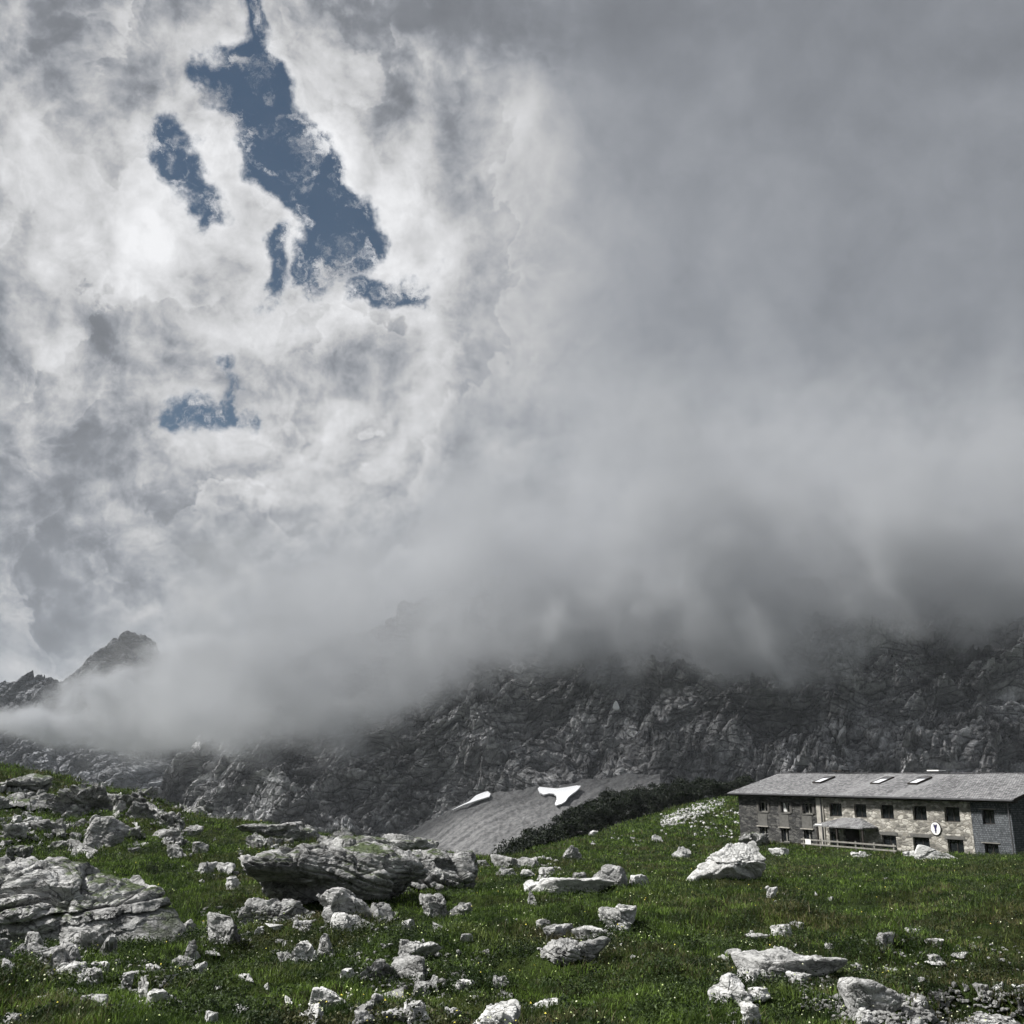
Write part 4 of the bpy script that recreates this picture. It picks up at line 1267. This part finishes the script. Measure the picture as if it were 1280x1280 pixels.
def leafy(name, centres, radii, hts, n_leaf, leaf, mat, seed, label, cat, kind='stuff', fill=0.35):
    """low cushions of small leaves"""
    rg = np.random.default_rng(seed)
    VV = []; vals = []
    for (cx, cy, cz), r, h in zip(centres, radii, hts):
        n = int(n_leaf)
        u = rg.normal(size=(n, 3)); u[:, 2] = np.abs(u[:, 2]); u /= np.linalg.norm(u, axis=1)[:, None]
        lump = 0.8 + 0.45 * perlin(u * 2.2 + cx * 3.1)
        q = u * (lump * (1 - fill * rg.random(n) ** 2))[:, None] * np.array([r, r, h]) + np.array([cx, cy, cz])
        a = rg.normal(size=(n, 3)) + np.array([0, 0, 0.6]); a /= np.linalg.norm(a, axis=1)[:, None]
        b = np.cross(a, rg.normal(size=(n, 3))); b /= np.linalg.norm(b, axis=1)[:, None]
        L = (leaf * r ** 0.35 * rg.uniform(0.6, 1.3, n))[:, None]
        v = np.stack([q - a * L * .5, q + b * L * .28, q + a * L * .5, q - b * L * .28], 1)
        VV.append(v); vals.append(rg.random(n))
    V = np.concatenate(VV).reshape(-1, 3); m = len(V) // 4
    o = new_mesh(name, V, np.arange(m * 4).reshape(-1, 4), mat, smooth=False)
    with_rnd(o, np.concatenate(vals), 4)
    tag(o, label, cat, kind=kind)
    return o


def heath_spots(n, seed):
    rg = np.random.default_rng(seed); C = []; Rr = []; Hh = []
    az = np.radians(rg.uniform(-33, 33, n)); d = 8 * (110 / 8) ** rg.random(n)
    x = d * np.sin(az); y = d * np.cos(az); p = patchiness(x, y, 7.0, 0.20)
    brown = (x / y > 0.20) & (y < 27) & (y > 15.4)
    ok = (p + 0.25 * rg.random(n) > 0.08) | (brown & (rg.random(n) < 0.7)) | (patchiness(x, y, 2.0, 0.22) < -0.16)
    ok &= ~((x / y > 0.30) & (y < 15.5))
    x, y, d = x[ok], y[ok], d[ok]; z = height(x, y)
    r = rg.uniform(0.17, 0.42, len(x)) * (0.7 + d / 38)
    return np.stack([x, y, z - 0.04], -1), r, r * rg.uniform(0.45, 0.8, len(x))


C_, R_, H_ = heath_spots(6500, 31)
leafy('heath', C_, R_, H_, 170, 0.062, HEATH, 32, 'dark green cushions of heath and dwarf shrubs', 'ground cover')


# mountain pines behind the crest of the green hill
def pine_belt():
    rg = np.random.default_rng(77); C = []; Rr = []; Hh = []
    line = [(622, 1070), (650, 1052), (680, 1036), (705, 1022), (730, 1006), (755, 993), (780, 985), (810, 983), (850, 978), (890, 975), (935, 972)]
    for _ in range(620):
        px = rg.uniform(622, 935); row = np.interp(px, [a for a, _ in line], [b for _, b in line])
        d = np.interp(px, [622, 700, 800, 935], [108, 130, 162, 168]) + rg.uniform(-3, 22)
        a, b = ray(px, row); x = a * d
        g = float(height(np.array([x]), np.array([d]))[0])
        zt = b * d + rg.normal() * 0.6
        r = rg.uniform(0.9, 2.0)
        zz = g
        top = max(zt - 0.7 * r, g + 0.3)
        # stems rise as the slope drops away behind
        lv = rg.uniform(0, 1) ** 0.5
        C.append((x, d, g + (top - g) * lv)); Rr.append(r); Hh.append(r * 0.8)
    return C, Rr, Hh


C_, R_, H_ = pine_belt()
leafy('mountain_pines', C_, R_, H_, 420, 0.22, PINE, 78, 'dark belt of dwarf mountain pines behind the green hill', 'pine thicket', fill=0.5)


# flowers
def flowers():
    rg = np.random.default_rng(91); n = 5200
    az = np.radians(rg.uniform(-31, 31, n)); d = 9 * (80 / 9) ** rg.random(n)
    x = d * np.sin(az); y = d * np.cos(az); p = patchiness(x, y, 2.5, 0.3)
    ok = p + 0.3 * rg.random(n) > 0.12
    x, y, d = x[ok], y[ok], d[ok]; n = len(x); z = height(x, y) + rg.uniform(0.10, 0.26, n)
    r = rg.uniform(0.007, 0.014, n) * (0.8 + d / 32)
    k = 6; a = np.arange(k) * 2 * math.pi / k
    nx = rg.normal(size=(n, 3)) * 0.5 + np.array([0, -0.5, 1]); nx /= np.linalg.norm(nx, axis=1)[:, None]
    t = np.cross(nx, [1, 0, 0.1]); t /= np.linalg.norm(t, axis=1)[:, None]; bt = np.cross(nx, t)
    rad = np.where(np.arange(k) % 2, 0.55, 1.0)
    v = np.stack([x, y, z], -1)[:, None] + (t[:, None] * (np.cos(a) * rad)[None, :, None] + bt[:, None] * (np.sin(a) * rad)[None, :, None]) * r[:, None, None]
    o = new_mesh('wildflowers', v.reshape(-1, 3), np.arange(n * k).reshape(-1, k), None, smooth=False)
    with_rnd(o, rg.random(n), k)
    m, T, b = material('petals', 0.7, 0.2)
    at = T.n.new('ShaderNodeAttribute'); at.attribute_name = 'rnd'
    T.l.new(ramp(T, at.outputs['Fac'], [(0.0, (0.62, 0.64, 0.45)), (0.50, (0.42, 0.50, 0.20)), (0.90, (0.70, 0.60, 0.10))]), b.inputs['Base Color'])
    b.inputs['Base Color'].links[0].from_node.color_ramp.interpolation = 'CONSTANT'
    o.data.materials.append(m)
    tag(o, 'tiny white and yellow wildflowers in the grass', 'flowers', kind='stuff')


flowers()

# ------------------------------------------------------------------ the stone house
HA = Vector((22.954, 104.0)); HB = Vector((37.911, 78.0))
HE = (HB - HA).normalized(); HROT = math.atan2(HE.y, HE.x)
HL, HD = 30.0, 13.0
GZ = -7.2                                    # hidden foot of the walls
house = bpy.data.objects.new('stone_house', None); scene.collection.objects.link(house)
house.location = (HA.x, HA.y, GZ); house.rotation_euler = (0, 0, HROT)
tag(house, 'long two-storey stone mountain hut with grey shingled roof behind the meadow', 'house')
Z = lambda z: z - GZ                          # heights below are relative to the eye


def stone_mat(name, lo, hi, mortar, sc=(2.2, 2.2, 4.4), bd=0.05):
    m, T, b = material(name, 0.95, 0.15)
    p = obj_pos(T)
    pw = T.v('ADD', p, T.v('SCALE', T.noise(p, 1.5, 2, color=True), scale=0.25))
    ps = T.v('MULTIPLY', pw, sc)
    ed = T.mr(T.vor(ps, 1.0, 'DISTANCE_TO_EDGE'), 0.02, 0.12)
    cc = T.n.new('ShaderNodeSeparateColor'); T.l.new(T.vor(ps, 1.0, 'F1', out='Color'), cc.inputs[0])
    n = T.noise(p, 5, 5, 0.7); big = T.noise(p, 0.55, 4, 0.6)
    t = T.m('ADD', T.m('MULTIPLY', cc.outputs[0], 0.45), T.m('ADD', T.m('MULTIPLY', n, 0.5), T.m('MULTIPLY', big, 0.5)))
    col = T.mix(T.mr(t, 0.45, 1.05), lo, hi)
    col = T.mix(ed, mortar, col)
    T.l.new(col, b.inputs['Base Color'])
    bump(T, b, T.m('ADD', T.m('MULTIPLY', ed, 0.6), T.m('MULTIPLY', n, 0.6)), bd)
    return m


def shingle_mat(name, lo, hi, row, wid, axis_xy=True, stripes=False):
    m, T, b = material(name, 0.9, 0.15)
    p = obj_pos(T)
    s = T.n.new('ShaderNodeSeparateXYZ'); T.l.new(p, s.inputs[0])
    along = T.m('ADD', s.outputs[0], s.outputs[1]) if not axis_xy else s.outputs[0]
    up = s.outputs[1] if axis_xy else s.outputs[2]
    c = T.n.new('ShaderNodeCombineXYZ'); T.l.new(along, c.inputs[0]); T.l.new(up, c.inputs[1])
    br = T.n.new('ShaderNodeTexBrick'); T.l.new(c.outputs[0], br.inputs['Vector'])
    br.inputs['Scale'].default_value = 1.0; br.inputs['Brick Width'].default_value = wid; br.inputs['Row Height'].default_value = row
    br.inputs['Mortar Size'].default_value = 0.018; br.inputs['Bias'].default_value = 0.0
    br.inputs['Color1'].default_value = (0, 0, 0, 1); br.inputs['Color2'].default_value = (1, 1, 1, 1); br.inputs['Mortar'].default_value = (0.1, 0.1, 0.1, 1)
    n = T.noise(p, 2.2, 5, 0.72); big = T.noise(T.v('MULTIPLY', p, (1, 0.25, 1)), 0.5, 4, 0.6)
    cc = T.n.new('ShaderNodeSeparateColor'); T.l.new(br.outputs['Color'], cc.inputs[0])
    t = T.m('ADD', T.m('MULTIPLY', cc.outputs[0], 0.30), T.m('ADD', T.m('MULTIPLY', n, 0.65), T.m('MULTIPLY', big, 0.4)))
    col = T.mix(T.mr(t, 0.35, 0.95), lo, hi)
    if stripes:                                # newer sheets of shingle below the roof lights
        for x0 in (13.6, 18.9):
            k = T.m('MULTIPLY', T.mr(s.outputs[0], x0, x0 + 0.1), T.mr(s.outputs[0], x0 + 1.5, x0 + 1.4))
            col = T.mix(T.m('MULTIPLY', k, 0.35), col, (hi[0] * 1.15, hi[1] * 1.15, hi[2] * 1.15))
    T.l.new(T.mix(T.m('MULTIPLY', br.outputs['Fac'], 0.7), col, (lo[0] * .4, lo[1] * .4, lo[2] * .4)), b.inputs['Base Color'])
    bump(T, b, T.m('ADD', T.m('MULTIPLY', cc.outputs[0], 0.5), T.m('MULTIPLY', n, 0.4)), 0.04)
    return m


def plain(name, col, rough=0.8, spec=0.3, vary=0.35, sc=3.0):
    m, T, b = material(name, rough, spec)
    n = T.noise(obj_pos(T), sc, 4, 0.65)
    T.l.new(T.mix(T.mr(n, 0.3, 0.7), tuple(c * (1 - vary) for c in col), col), b.inputs['Base Color'])
    return m


M_STONE = stone_mat('pale_rubble_stone', (0.13, 0.125, 0.112), (0.52, 0.50, 0.45), (0.24, 0.225, 0.195))
M_DSTONE = stone_mat('dark_rubble_stone', (0.030, 0.030, 0.030), (0.13, 0.128, 0.12), (0.05, 0.05, 0.05), (1.8, 1.8, 4.8))
M_SHING = shingle_mat('wall_shingles', (0.050, 0.055, 0.060), (0.17, 0.182, 0.195), 0.16, 0.14, axis_xy=False)
M_ROOF = shingle_mat('roof_shingles', (0.06, 0.06, 0.063), (0.29, 0.29, 0.293), 0.24, 0.22, stripes=True)
M_PLAST = plain('grey_render', (0.13, 0.127, 0.118))
M_PIER = plain('pier_stone', (0.40, 0.38, 0.34), sc=2.0)
M_DWOOD = plain('dark_wood', (0.035, 0.030, 0.026))
M_WOOD = plain('weathered_wood', (0.26, 0.25, 0.225))
M_SHUT = plain('shutter_wood', (0.10, 0.095, 0.088))
M_METAL = plain('zinc', (0.10, 0.10, 0.105), 0.5)
M_WHITE = plain('white_paint', (0.80, 0.80, 0.78), 0.6, vary=0.08)
M_GLASS, _T2, _b2 = material('window_glass', 0.08, 0.5); _b2.inputs['Base Color'].default_value = (0.012, 0.014, 0.016, 1)
M_LIGHTGLASS = plain('roof_light_sky_reflection', (0.75, 0.77, 0.80), 0.15, 0.5, vary=0.05)  # pale base colour paints in the white sky reflection on the panes
M_INK = plain('emblem_ink', (0.035, 0.03, 0.09), 0.6)


class MB:
    def __init__(s): s.v = []; s.f = []

    def box(s, x0, x1, y0, y1, z0, z1):
        n = len(s.v)
        s.v += [(x, y, z) for z in (z0, z1) for y in (y0, y1) for x in (x0, x1)]
        s.f += [tuple(n + k for k in q) for q in ((0, 2, 3, 1), (4, 5, 7, 6), (0, 1, 5, 4), (2, 6, 7, 3), (0, 4, 6, 2), (1, 3, 7, 5))]
        return s

    def poly(s, pts, faces):
        n = len(s.v); s.v += list(pts); s.f += [tuple(n + k for k in q) for q in faces]; return s

    def build(s, name, mat, parent=None, bevel=0.0, loc=None):
        me = bpy.data.meshes.new(name); me.from_pydata(s.v, [], s.f); me.update()
        bm = bmesh.new(); bm.from_mesh(me)
        if bevel:
            bmesh.ops.bevel(bm, geom=bm.edges[:], offset=bevel, segments=1, affect='EDGES', clamp_overlap=True)
        bmesh.ops.recalc_face_normals(bm, faces=bm.faces[:]); bm.to_mesh(me); bm.free()
        me.materials.append(mat)
        o = bpy.data.objects.new(name, me)
        if parent: o.parent = parent
        if loc is not None: o.location = loc
        scene.collection.objects.link(o)
        return o


def pierced(x0, x1, z0, z1, holes, y0=0.0, y1=0.5):
    """a wall with real openings: boxes butted round each hole"""
    b = MB()
    xs = sorted({x0, x1, *[h[0] for h in holes], *[h[1] for h in holes]})
    for a, c in zip(xs[:-1], xs[1:]):
        hs = sorted([(h[2], h[3]) for h in holes if h[0] <= a + 1e-6 and h[1] >= c - 1e-6])
        z = z0
        for lo, hi in hs:
            if lo > z: b.box(a, c, y0, y1, z, lo)
            z = hi
        if z < z1: b.box(a, c, y0, y1, z, z1)
    return b


UP_L = [(2.95, 4.05), (5.95, 7.0), (8.75, 9.85)]
LO_L = [(2.80, 3.85), (5.70, 6.70), (8.60, 9.65)]
UP_M = [(12.0, 13.45), (14.85, 16.2), (17.75, 19.1), (21.05, 22.4), (24.1, 25.5)]
LO_M = [(11.8, 12.9), (17.6, 19.1), (20.8, 22.4), (24.1, 25.55)]
top = Z(-1.75)
zu0, zu1 = Z(-3.75), Z(-2.6)
zl0, zl1 = Z(-6.3), Z(-5.08)
door = (13.4, 15.2, Z(-6.75), Z(-4.75))
hl = [(a, b, Z(-3.62), Z(-2.68)) for a, b in UP_L] + [(a, b, zl0, Z(-5.03)) for a, b in LO_L]
hm = [(a, b, zu0, zu1) for a, b in UP_M] + [(a, b, zl0, zl1) for a, b in LO_M] + [door]
hr = [(27.45, 28.5, Z(-3.8), Z(-2.7)), (27.35, 28.55, zl0, Z(-5.2))]
tag(pierced(0, 10.5, 0, top, hl, 0.05, 0.5).build('wall', M_DSTONE, house), 'dark rubble stone wall of the left part')
tag(pierced(11.35, 26.5, 0, top, hm).build('wall', M_STONE, house), 'pale rubble stone wall of the middle part')
tag(pierced(26.5, HL, 0, top, hr, 0.03, 0.5).build('wall', M_SHING, house), 'blue-grey shingled wall of the right part')
MB().box(10.5, 11.35, -0.12, 0.5, 0, top).build('pier', M_PIER, house, 0.03)
# gable ends and back
RZ = Z(0.02); EZ = Z(-1.85)
gy = [0.5, HD, HD, HD / 2, 0.5]; gz = [0, 0, top, RZ - 0.22, top + 0.07]


def gable(x0, x1):
    pts = [(x, y, z) for x in (x0, x1) for y, z in zip(gy, gz)]
    return MB().poly(pts, [(0, 1, 2, 3, 4), (5, 6, 7, 8, 9), *[(i, (i + 1) % 5, 5 + (i + 1) % 5, 5 + i) for i in range(5)]])


gable(0.0, 0.45).build('gable_wall', M_DSTONE, house)
gable(HL - 0.45, HL - 0.003).build('gable_wall', M_SHING, house)
MB().box(0.45, HL - 0.45, HD - 0.5, HD - 0.003, 0, top).build('back_wall', M_DSTONE, house)
MB().box(0.45, HL - 0.45, 0.5, HD - 0.5, Z(-4.35), Z(-4.2)).build('floor_slab', M_DWOOD, house)


def slope_z(y, base=EZ):
    """top of the front roof slope over local y"""
    return base + (y + 0.65) * (RZ - EZ) / (HD / 2 + 0.65)


# roof: two slopes with thickness
def roof_slab(y0, z0, y1, z1, t=0.16):
    x0, x1 = -0.7, HL + 0.75
    n = 60
    pts = []
    rgx = np.random.default_rng(4)
    for i in range(n + 1):
        x = x0 + (x1 - x0) * i / n
        sag = 0.035 * math.sin(x * 0.55) + rgx.normal() * 0.006
        pts += [(x, y0, z0 + sag * 0.4), (x, y1, z1 + sag), (x, y1, z1 - t + sag), (x, y0, z0 - t + sag * 0.4)]
    fs = [(0, 1, 2, 3), tuple(4 * n + k for k in (3, 2, 1, 0))]
    for i in range(n):
        for a, b_ in ((0, 1), (1, 2), (2, 3), (3, 0)):
            fs.append((4 * i + a, 4 * i + 4 + a, 4 * i + 4 + b_, 4 * i + b_))
    return MB().poly(pts, fs)


rf = roof_slab(-0.65, EZ, HD / 2, RZ).build('roof', M_ROOF, house)
rb = roof_slab(HD + 0.65, EZ, HD / 2 + 0.01, RZ - 0.003).build('roof', M_ROOF, house)
# ridge cap broken into uneven boards
rc = MB(); rr_ = np.random.default_rng(8); x = -0.7
while x < HL + 0.5:
    w = rr_.uniform(0.5, 1.2); rc.box(x, min(x + w - 0.03, HL + .75), HD / 2 - 0.16, HD / 2 + 0.18, RZ + 0.004, RZ + 0.05 + rr_.uniform(0, 0.05)); x += w
rc.build('ridge_cap', M_METAL, rf)
MB().box(-0.72, HL + 0.77, -0.80, -0.66, EZ - 0.17, EZ - 0.03).build('gutter', M_METAL, rf, 0.02)
MB().box(-0.6, HL + 0.65, -0.60, -0.03, EZ - 0.30, EZ - 0.19).build('eave_boards', M_DWOOD, rf)
for xx in (HL + 0.76,):
    pts = [(xx, -0.65, EZ + 0.02), (xx, HD / 2, RZ + 0.02), (xx, HD / 2, RZ - 0.24), (xx, -0.65, EZ - 0.24)]
    pts += [(a + 0.04, b_, c_) for a, b_, c_ in pts]
    MB().poly(pts, [(0, 1, 2, 3), (4, 5, 6, 7), (0, 1, 5, 4), (1, 2, 6, 5), (2, 3, 7, 6), (3, 0, 4, 7)]).build('verge_board', M_DWOOD, rf)


def window(x0, x1, z0, z1, style, yb=0.0):
    y = yb + 0.22
    b = MB(); fw = 0.07
    b.box(x0 + .004, x0 + fw, y, y + .08, z0 + .004, z1 - .004).box(x1 - fw, x1 - .004, y, y + .08, z0 + .004, z1 - .004)
    b.box(x0 + fw, x1 - fw, y, y + .08, z1 - fw, z1 - .004).box(x0 + fw, x1 - fw, y, y + .08, z0 + .004, z0 + fw)
    xm = (x0 + x1) / 2
    w = bpy.data.objects.new('window', None); scene.collection.objects.link(w); w.parent = house
    if style == 'casement':
        b.box(xm - .055, xm + .055, y - .01, y + .07, z0 + fw, z1 - fw)
        b.build('frame', M_WOOD, w)
    else:
        b.box(xm - .03, xm + .03, y - .005, y + .07, z0 + fw, z1 - fw)
        b.build('frame', M_DWOOD, w)
    MB().box(x0 + fw, x1 - fw, y + .03, y + .045, z0 + fw, z1 - fw).build('pane', M_GLASS, w)
    if style == 'casement':
        MB().box(x0 - .12, x1 + .12, yb - .07, yb + .18, z0 - .10, z0 - .003).build('sill', M_PLAST, w)
    return w


for k, (a, b_) in enumerate(UP_L):
    w = window(a, b_, Z(-3.62), Z(-2.68), 'casement', 0.05)
    if k == 1:     # white curtain pulled across
        c = MB(); z0, z1 = Z(-3.52), Z(-2.76)
        c.poly([(a + .10, .23, z0), (a + .50, .23, z0), (a + .42, .23, z0 + .35), (a + .27, .23, z1), (a + .12, .23, z1),
                (a + .10, .25, z0), (a + .50, .25, z0), (a + .42, .25, z0 + .35), (a + .27, .25, z1), (a + .12, .25, z1)],
               [(0, 1, 2, 3, 4), (5, 6, 7, 8, 9), *[(i, (i + 1) % 5, 5 + (i + 1) % 5, 5 + i) for i in range(5)]]).build('curtain', M_WHITE, w)
    for sx in (-0.36, (b_ - a) + 0.04):
        MB().box(a + sx, a + sx + 0.30, -0.015, 0.045, Z(-3.62), Z(-2.68)).build('shutter', M_SHUT, w, 0.01)
for a, b_ in LO_L:
    w = window(a, b_, zl0, Z(-5.03), 'casement', 0.05)
    MB().box(a - .25, b_ + .25, -0.10, 0.045, Z(-5.02), Z(-4.93)).build('lintel', M_PIER, w)
    MB().box(a - .10, b_ + .10, 0.012, 0.046, Z(-4.91), Z(-3.80)).build('rendered_panel', M_PLAST, house)
for a, b_ in UP_M: window(a, b_, zu0, zu1, 'dark')
for a, b_ in LO_M:
    w = window(a, b_, zl0, zl1, 'dark')
    MB().box(a - .2, b_ + .2, -0.05, -0.003, zl1 + .01, zl1 + .28).build('lintel', M_PLAST, w)
for a, b_, c_, d_ in hr:
    w = window(a, b_, c_, d_, 'dark', 0.03)
    MB().box(a - .2, b_ + .2, -0.05, 0.026, d_ + .005, d_ + .07).build('lintel', M_WOOD, w)
# front door
dd_ = MB().box(door[0], door[1], 0.28, 0.34, door[2], door[3]).build('door', M_DWOOD, house)
MB().box(door[0] + .15, door[0] + .19, 0.22, 0.28, door[2] + .95, door[2] + 1.1).build('handle', M_METAL, dd_)
# porch canopy: hipped little roof on posts
cz = Z(-4.45)
pc = MB().poly([(11.7, -1.9, cz), (17.3, -1.9, cz - .02), (17.3, -0.003, cz - .02), (11.7, -0.003, cz), (13.6, -0.25, cz + .62), (15.6, -0.25, cz + .62),
                (13.6, -0.003, cz + .66), (15.6, -0.003, cz + .66),
                (11.7, -1.9, cz - .12), (17.3, -1.9, cz - .14), (17.3, -0.003, cz - .14), (11.7, -0.003, cz - .12)],
               [(0, 1, 5, 4), (1, 2, 7, 5), (0, 4, 6, 3), (4, 5, 7, 6), (0, 1, 9, 8), (1, 2, 10, 9), (3, 0, 8, 11), (8, 9, 10, 11)]).build('canopy', M_ROOF, house)
for xx in (11.95, 14.2, 17.05):
    MB().box(xx, xx + .14, -1.8, -1.66, 0.3, cz - .145).build('post', M_DWOOD, pc)
MB().box(11.95, 12.75, -1.93, -1.91, cz - .02, cz + .10).build('name_board', M_WHITE, pc)
for xx in (13.0, 15.7):
    MB().box(xx, xx + .14, -0.16, -0.003, Z(-5.15), Z(-4.85)).build('wall_lamp', M_WHITE, house, 0.03)
for xx in (11.12, HL - 0.15):
    MB().box(xx, xx + .09, -0.24, -0.14, 0.3, EZ - .20).build('drainpipe', M_METAL, house, 0.02)


# roof lights
def on_roof(px, py):
    tx, tz = ray(px, py)
    # plane of the front slope in world space
    n = Vector((0, -(RZ - EZ), HD / 2 + 0.65)).normalized()
    cr, sr = math.cos(HROT), math.sin(HROT)
    nw = Vector((n.x * cr - n.y * sr, n.x * sr + n.y * cr, n.z))
    p0 = Vector((HA.x - sr * (-0.65), HA.y + cr * (-0.65), GZ + EZ))
    dvec = Vector((tx, 1, tz)); t = p0.dot(nw) / dvec.dot(nw)
    w = dvec * t - Vector((HA.x, HA.y, GZ))
    return w.x * cr + w.y * sr, -w.x * sr + w.y * cr


for px, py in ((1030, 975.5), (1103, 976.5), (1150, 976.5)):
    lx, ly = on_roof(px, py)
    ly = min(max(ly, 1.5), 4.6)
    ang = math.atan2(RZ - EZ, HD / 2 + 0.65)
    s_ = bpy.data.objects.new('skylight', None); scene.collection.objects.link(s_); s_.parent = house
    s_.location = (lx, ly, slope_z(ly) + 0.02); s_.rotation_euler = (ang, 0, 0)
    W2, L2 = 0.42, 1.0
    MB().box(-W2 - .09, -W2, -L2 - .09, L2 + .09, 0, .12).box(W2, W2 + .09, -L2 - .09, L2 + .09, 0, .12).box(-W2, W2, L2, L2 + .09, 0, .12).box(-W2, W2, -L2 - .09, -L2, 0, .12).build('frame', M_DWOOD, s_)
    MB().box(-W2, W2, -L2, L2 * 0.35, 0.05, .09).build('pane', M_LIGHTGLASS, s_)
    MB().box(-W2, W2, L2 * 0.35, L2, 0.05, .10).build('blind', M_METAL, s_)
for px, mt, lab in ((1026, M_DWOOD, 'dark chimney cap'), (1146, M_WHITE, 'white topped vent')):
    lx = on_roof(px + 14, 968)[0]
    v_ = MB().box(lx - .45, lx + .45, HD / 2 + .5, HD / 2 + 1.2, RZ - .5, RZ + .16).build('chimney', M_METAL, house)
    MB().box(lx - .62, lx + .62, HD / 2 + .35, HD / 2 + 1.35, RZ + .20, RZ + .30).box(lx - .4, lx - .3, HD / 2 + .6, HD / 2 + .7, RZ + .16, RZ + .2).box(lx + .3, lx + .4, HD / 2 + 1.0, HD / 2 + 1.1, RZ + .16, RZ + .2).build('cap', mt, v_)

# oval sign
sg = bpy.data.objects.new('oval_sign', None); scene.collection.objects.link(sg)
cr, sr = math.cos(HROT), math.sin(HROT)


def hw(x, y, z):
    return Vector((HA.x + x * cr - y * sr, HA.y + x * sr + y * cr, z))


sg.location = hw(23.18, -0.02, -4.32); sg.rotation_euler = (0, 0, HROT)
tag(sg, 'white oval sign with a dark blue emblem on the house wall', 'sign')


def disc(rx, rz, y0, y1, n=40):
    pts = [(rx * math.cos(t), y, rz * math.sin(t)) for y in (y0, y1) for t in [2 * math.pi * k / n for k in range(n)]]
    return MB().poly(pts, [tuple(range(n)), tuple(range(2 * n - 1, n - 1, -1)), *[(k, (k + 1) % n, n + (k + 1) % n, n + k) for k in range(n)]])


disc(0.50, 0.54, -0.055, 0.0).build('rim', M_DWOOD, sg)
disc(0.45, 0.49, -0.075, -0.056).build('board', M_WHITE, sg)
em = [(-.20, .30), (-.10, .34), (0, .27), (.10, .34), (.20, .30), (.15, .20), (.17, .12), (.10, .08), (.08, -.12), (.11, -.18), (.05, -.22), (.06, -.36), (-.06, -.36), (-.05, -.22), (-.11, -.18), (-.08, -.12), (-.10, .08), (-.17, .12), (-.15, .20)]
n = len(em)
MB().poly([(x, y, z) for y in (-.083, -.076) for x, z in em], [tuple(range(n)), tuple(range(2 * n - 1, n - 1, -1)), *[(k, (k + 1) % n, n + (k + 1) % n, n + k) for k in range(n)]]).build('emblem', M_INK, sg)

# fence before the porch
fe = bpy.data.objects.new('wooden_fence', None); scene.collection.objects.link(fe)
fe.location = hw(11.6, -3.2, 0); fe.rotation_euler = (0, 0, HROT + 0.0)
fz = float(height(np.array([hw(16, -3.2, 0).x]), np.array([hw(16, -3.2, 0).y]))[0])
fe.location.z = fz
tag(fe, 'weathered three-rail wooden fence in front of the house porch', 'fence')
FT = -5.55 - fz
for k in range(6):
    MB().box(k * 1.95, k * 1.95 + .13, 0, .12, -0.4, FT + .05).build('post', M_WOOD, fe, 0.01)
for k, zz in enumerate((FT - .05, FT - .42, FT - .80)):
    MB().box(-.2, 10.1, -.05, -.003, zz - .13, zz).build('rail', M_WOOD, fe, 0.01)
nb = MB().box(0.35, 1.0, -.075, -.053, FT - .50, FT - .08).build('notice_board', M_WHITE); nb.location = fe.location; nb.rotation_euler = fe.rotation_euler
tag(nb, 'small white board hung on the left end of the fence', 'board')
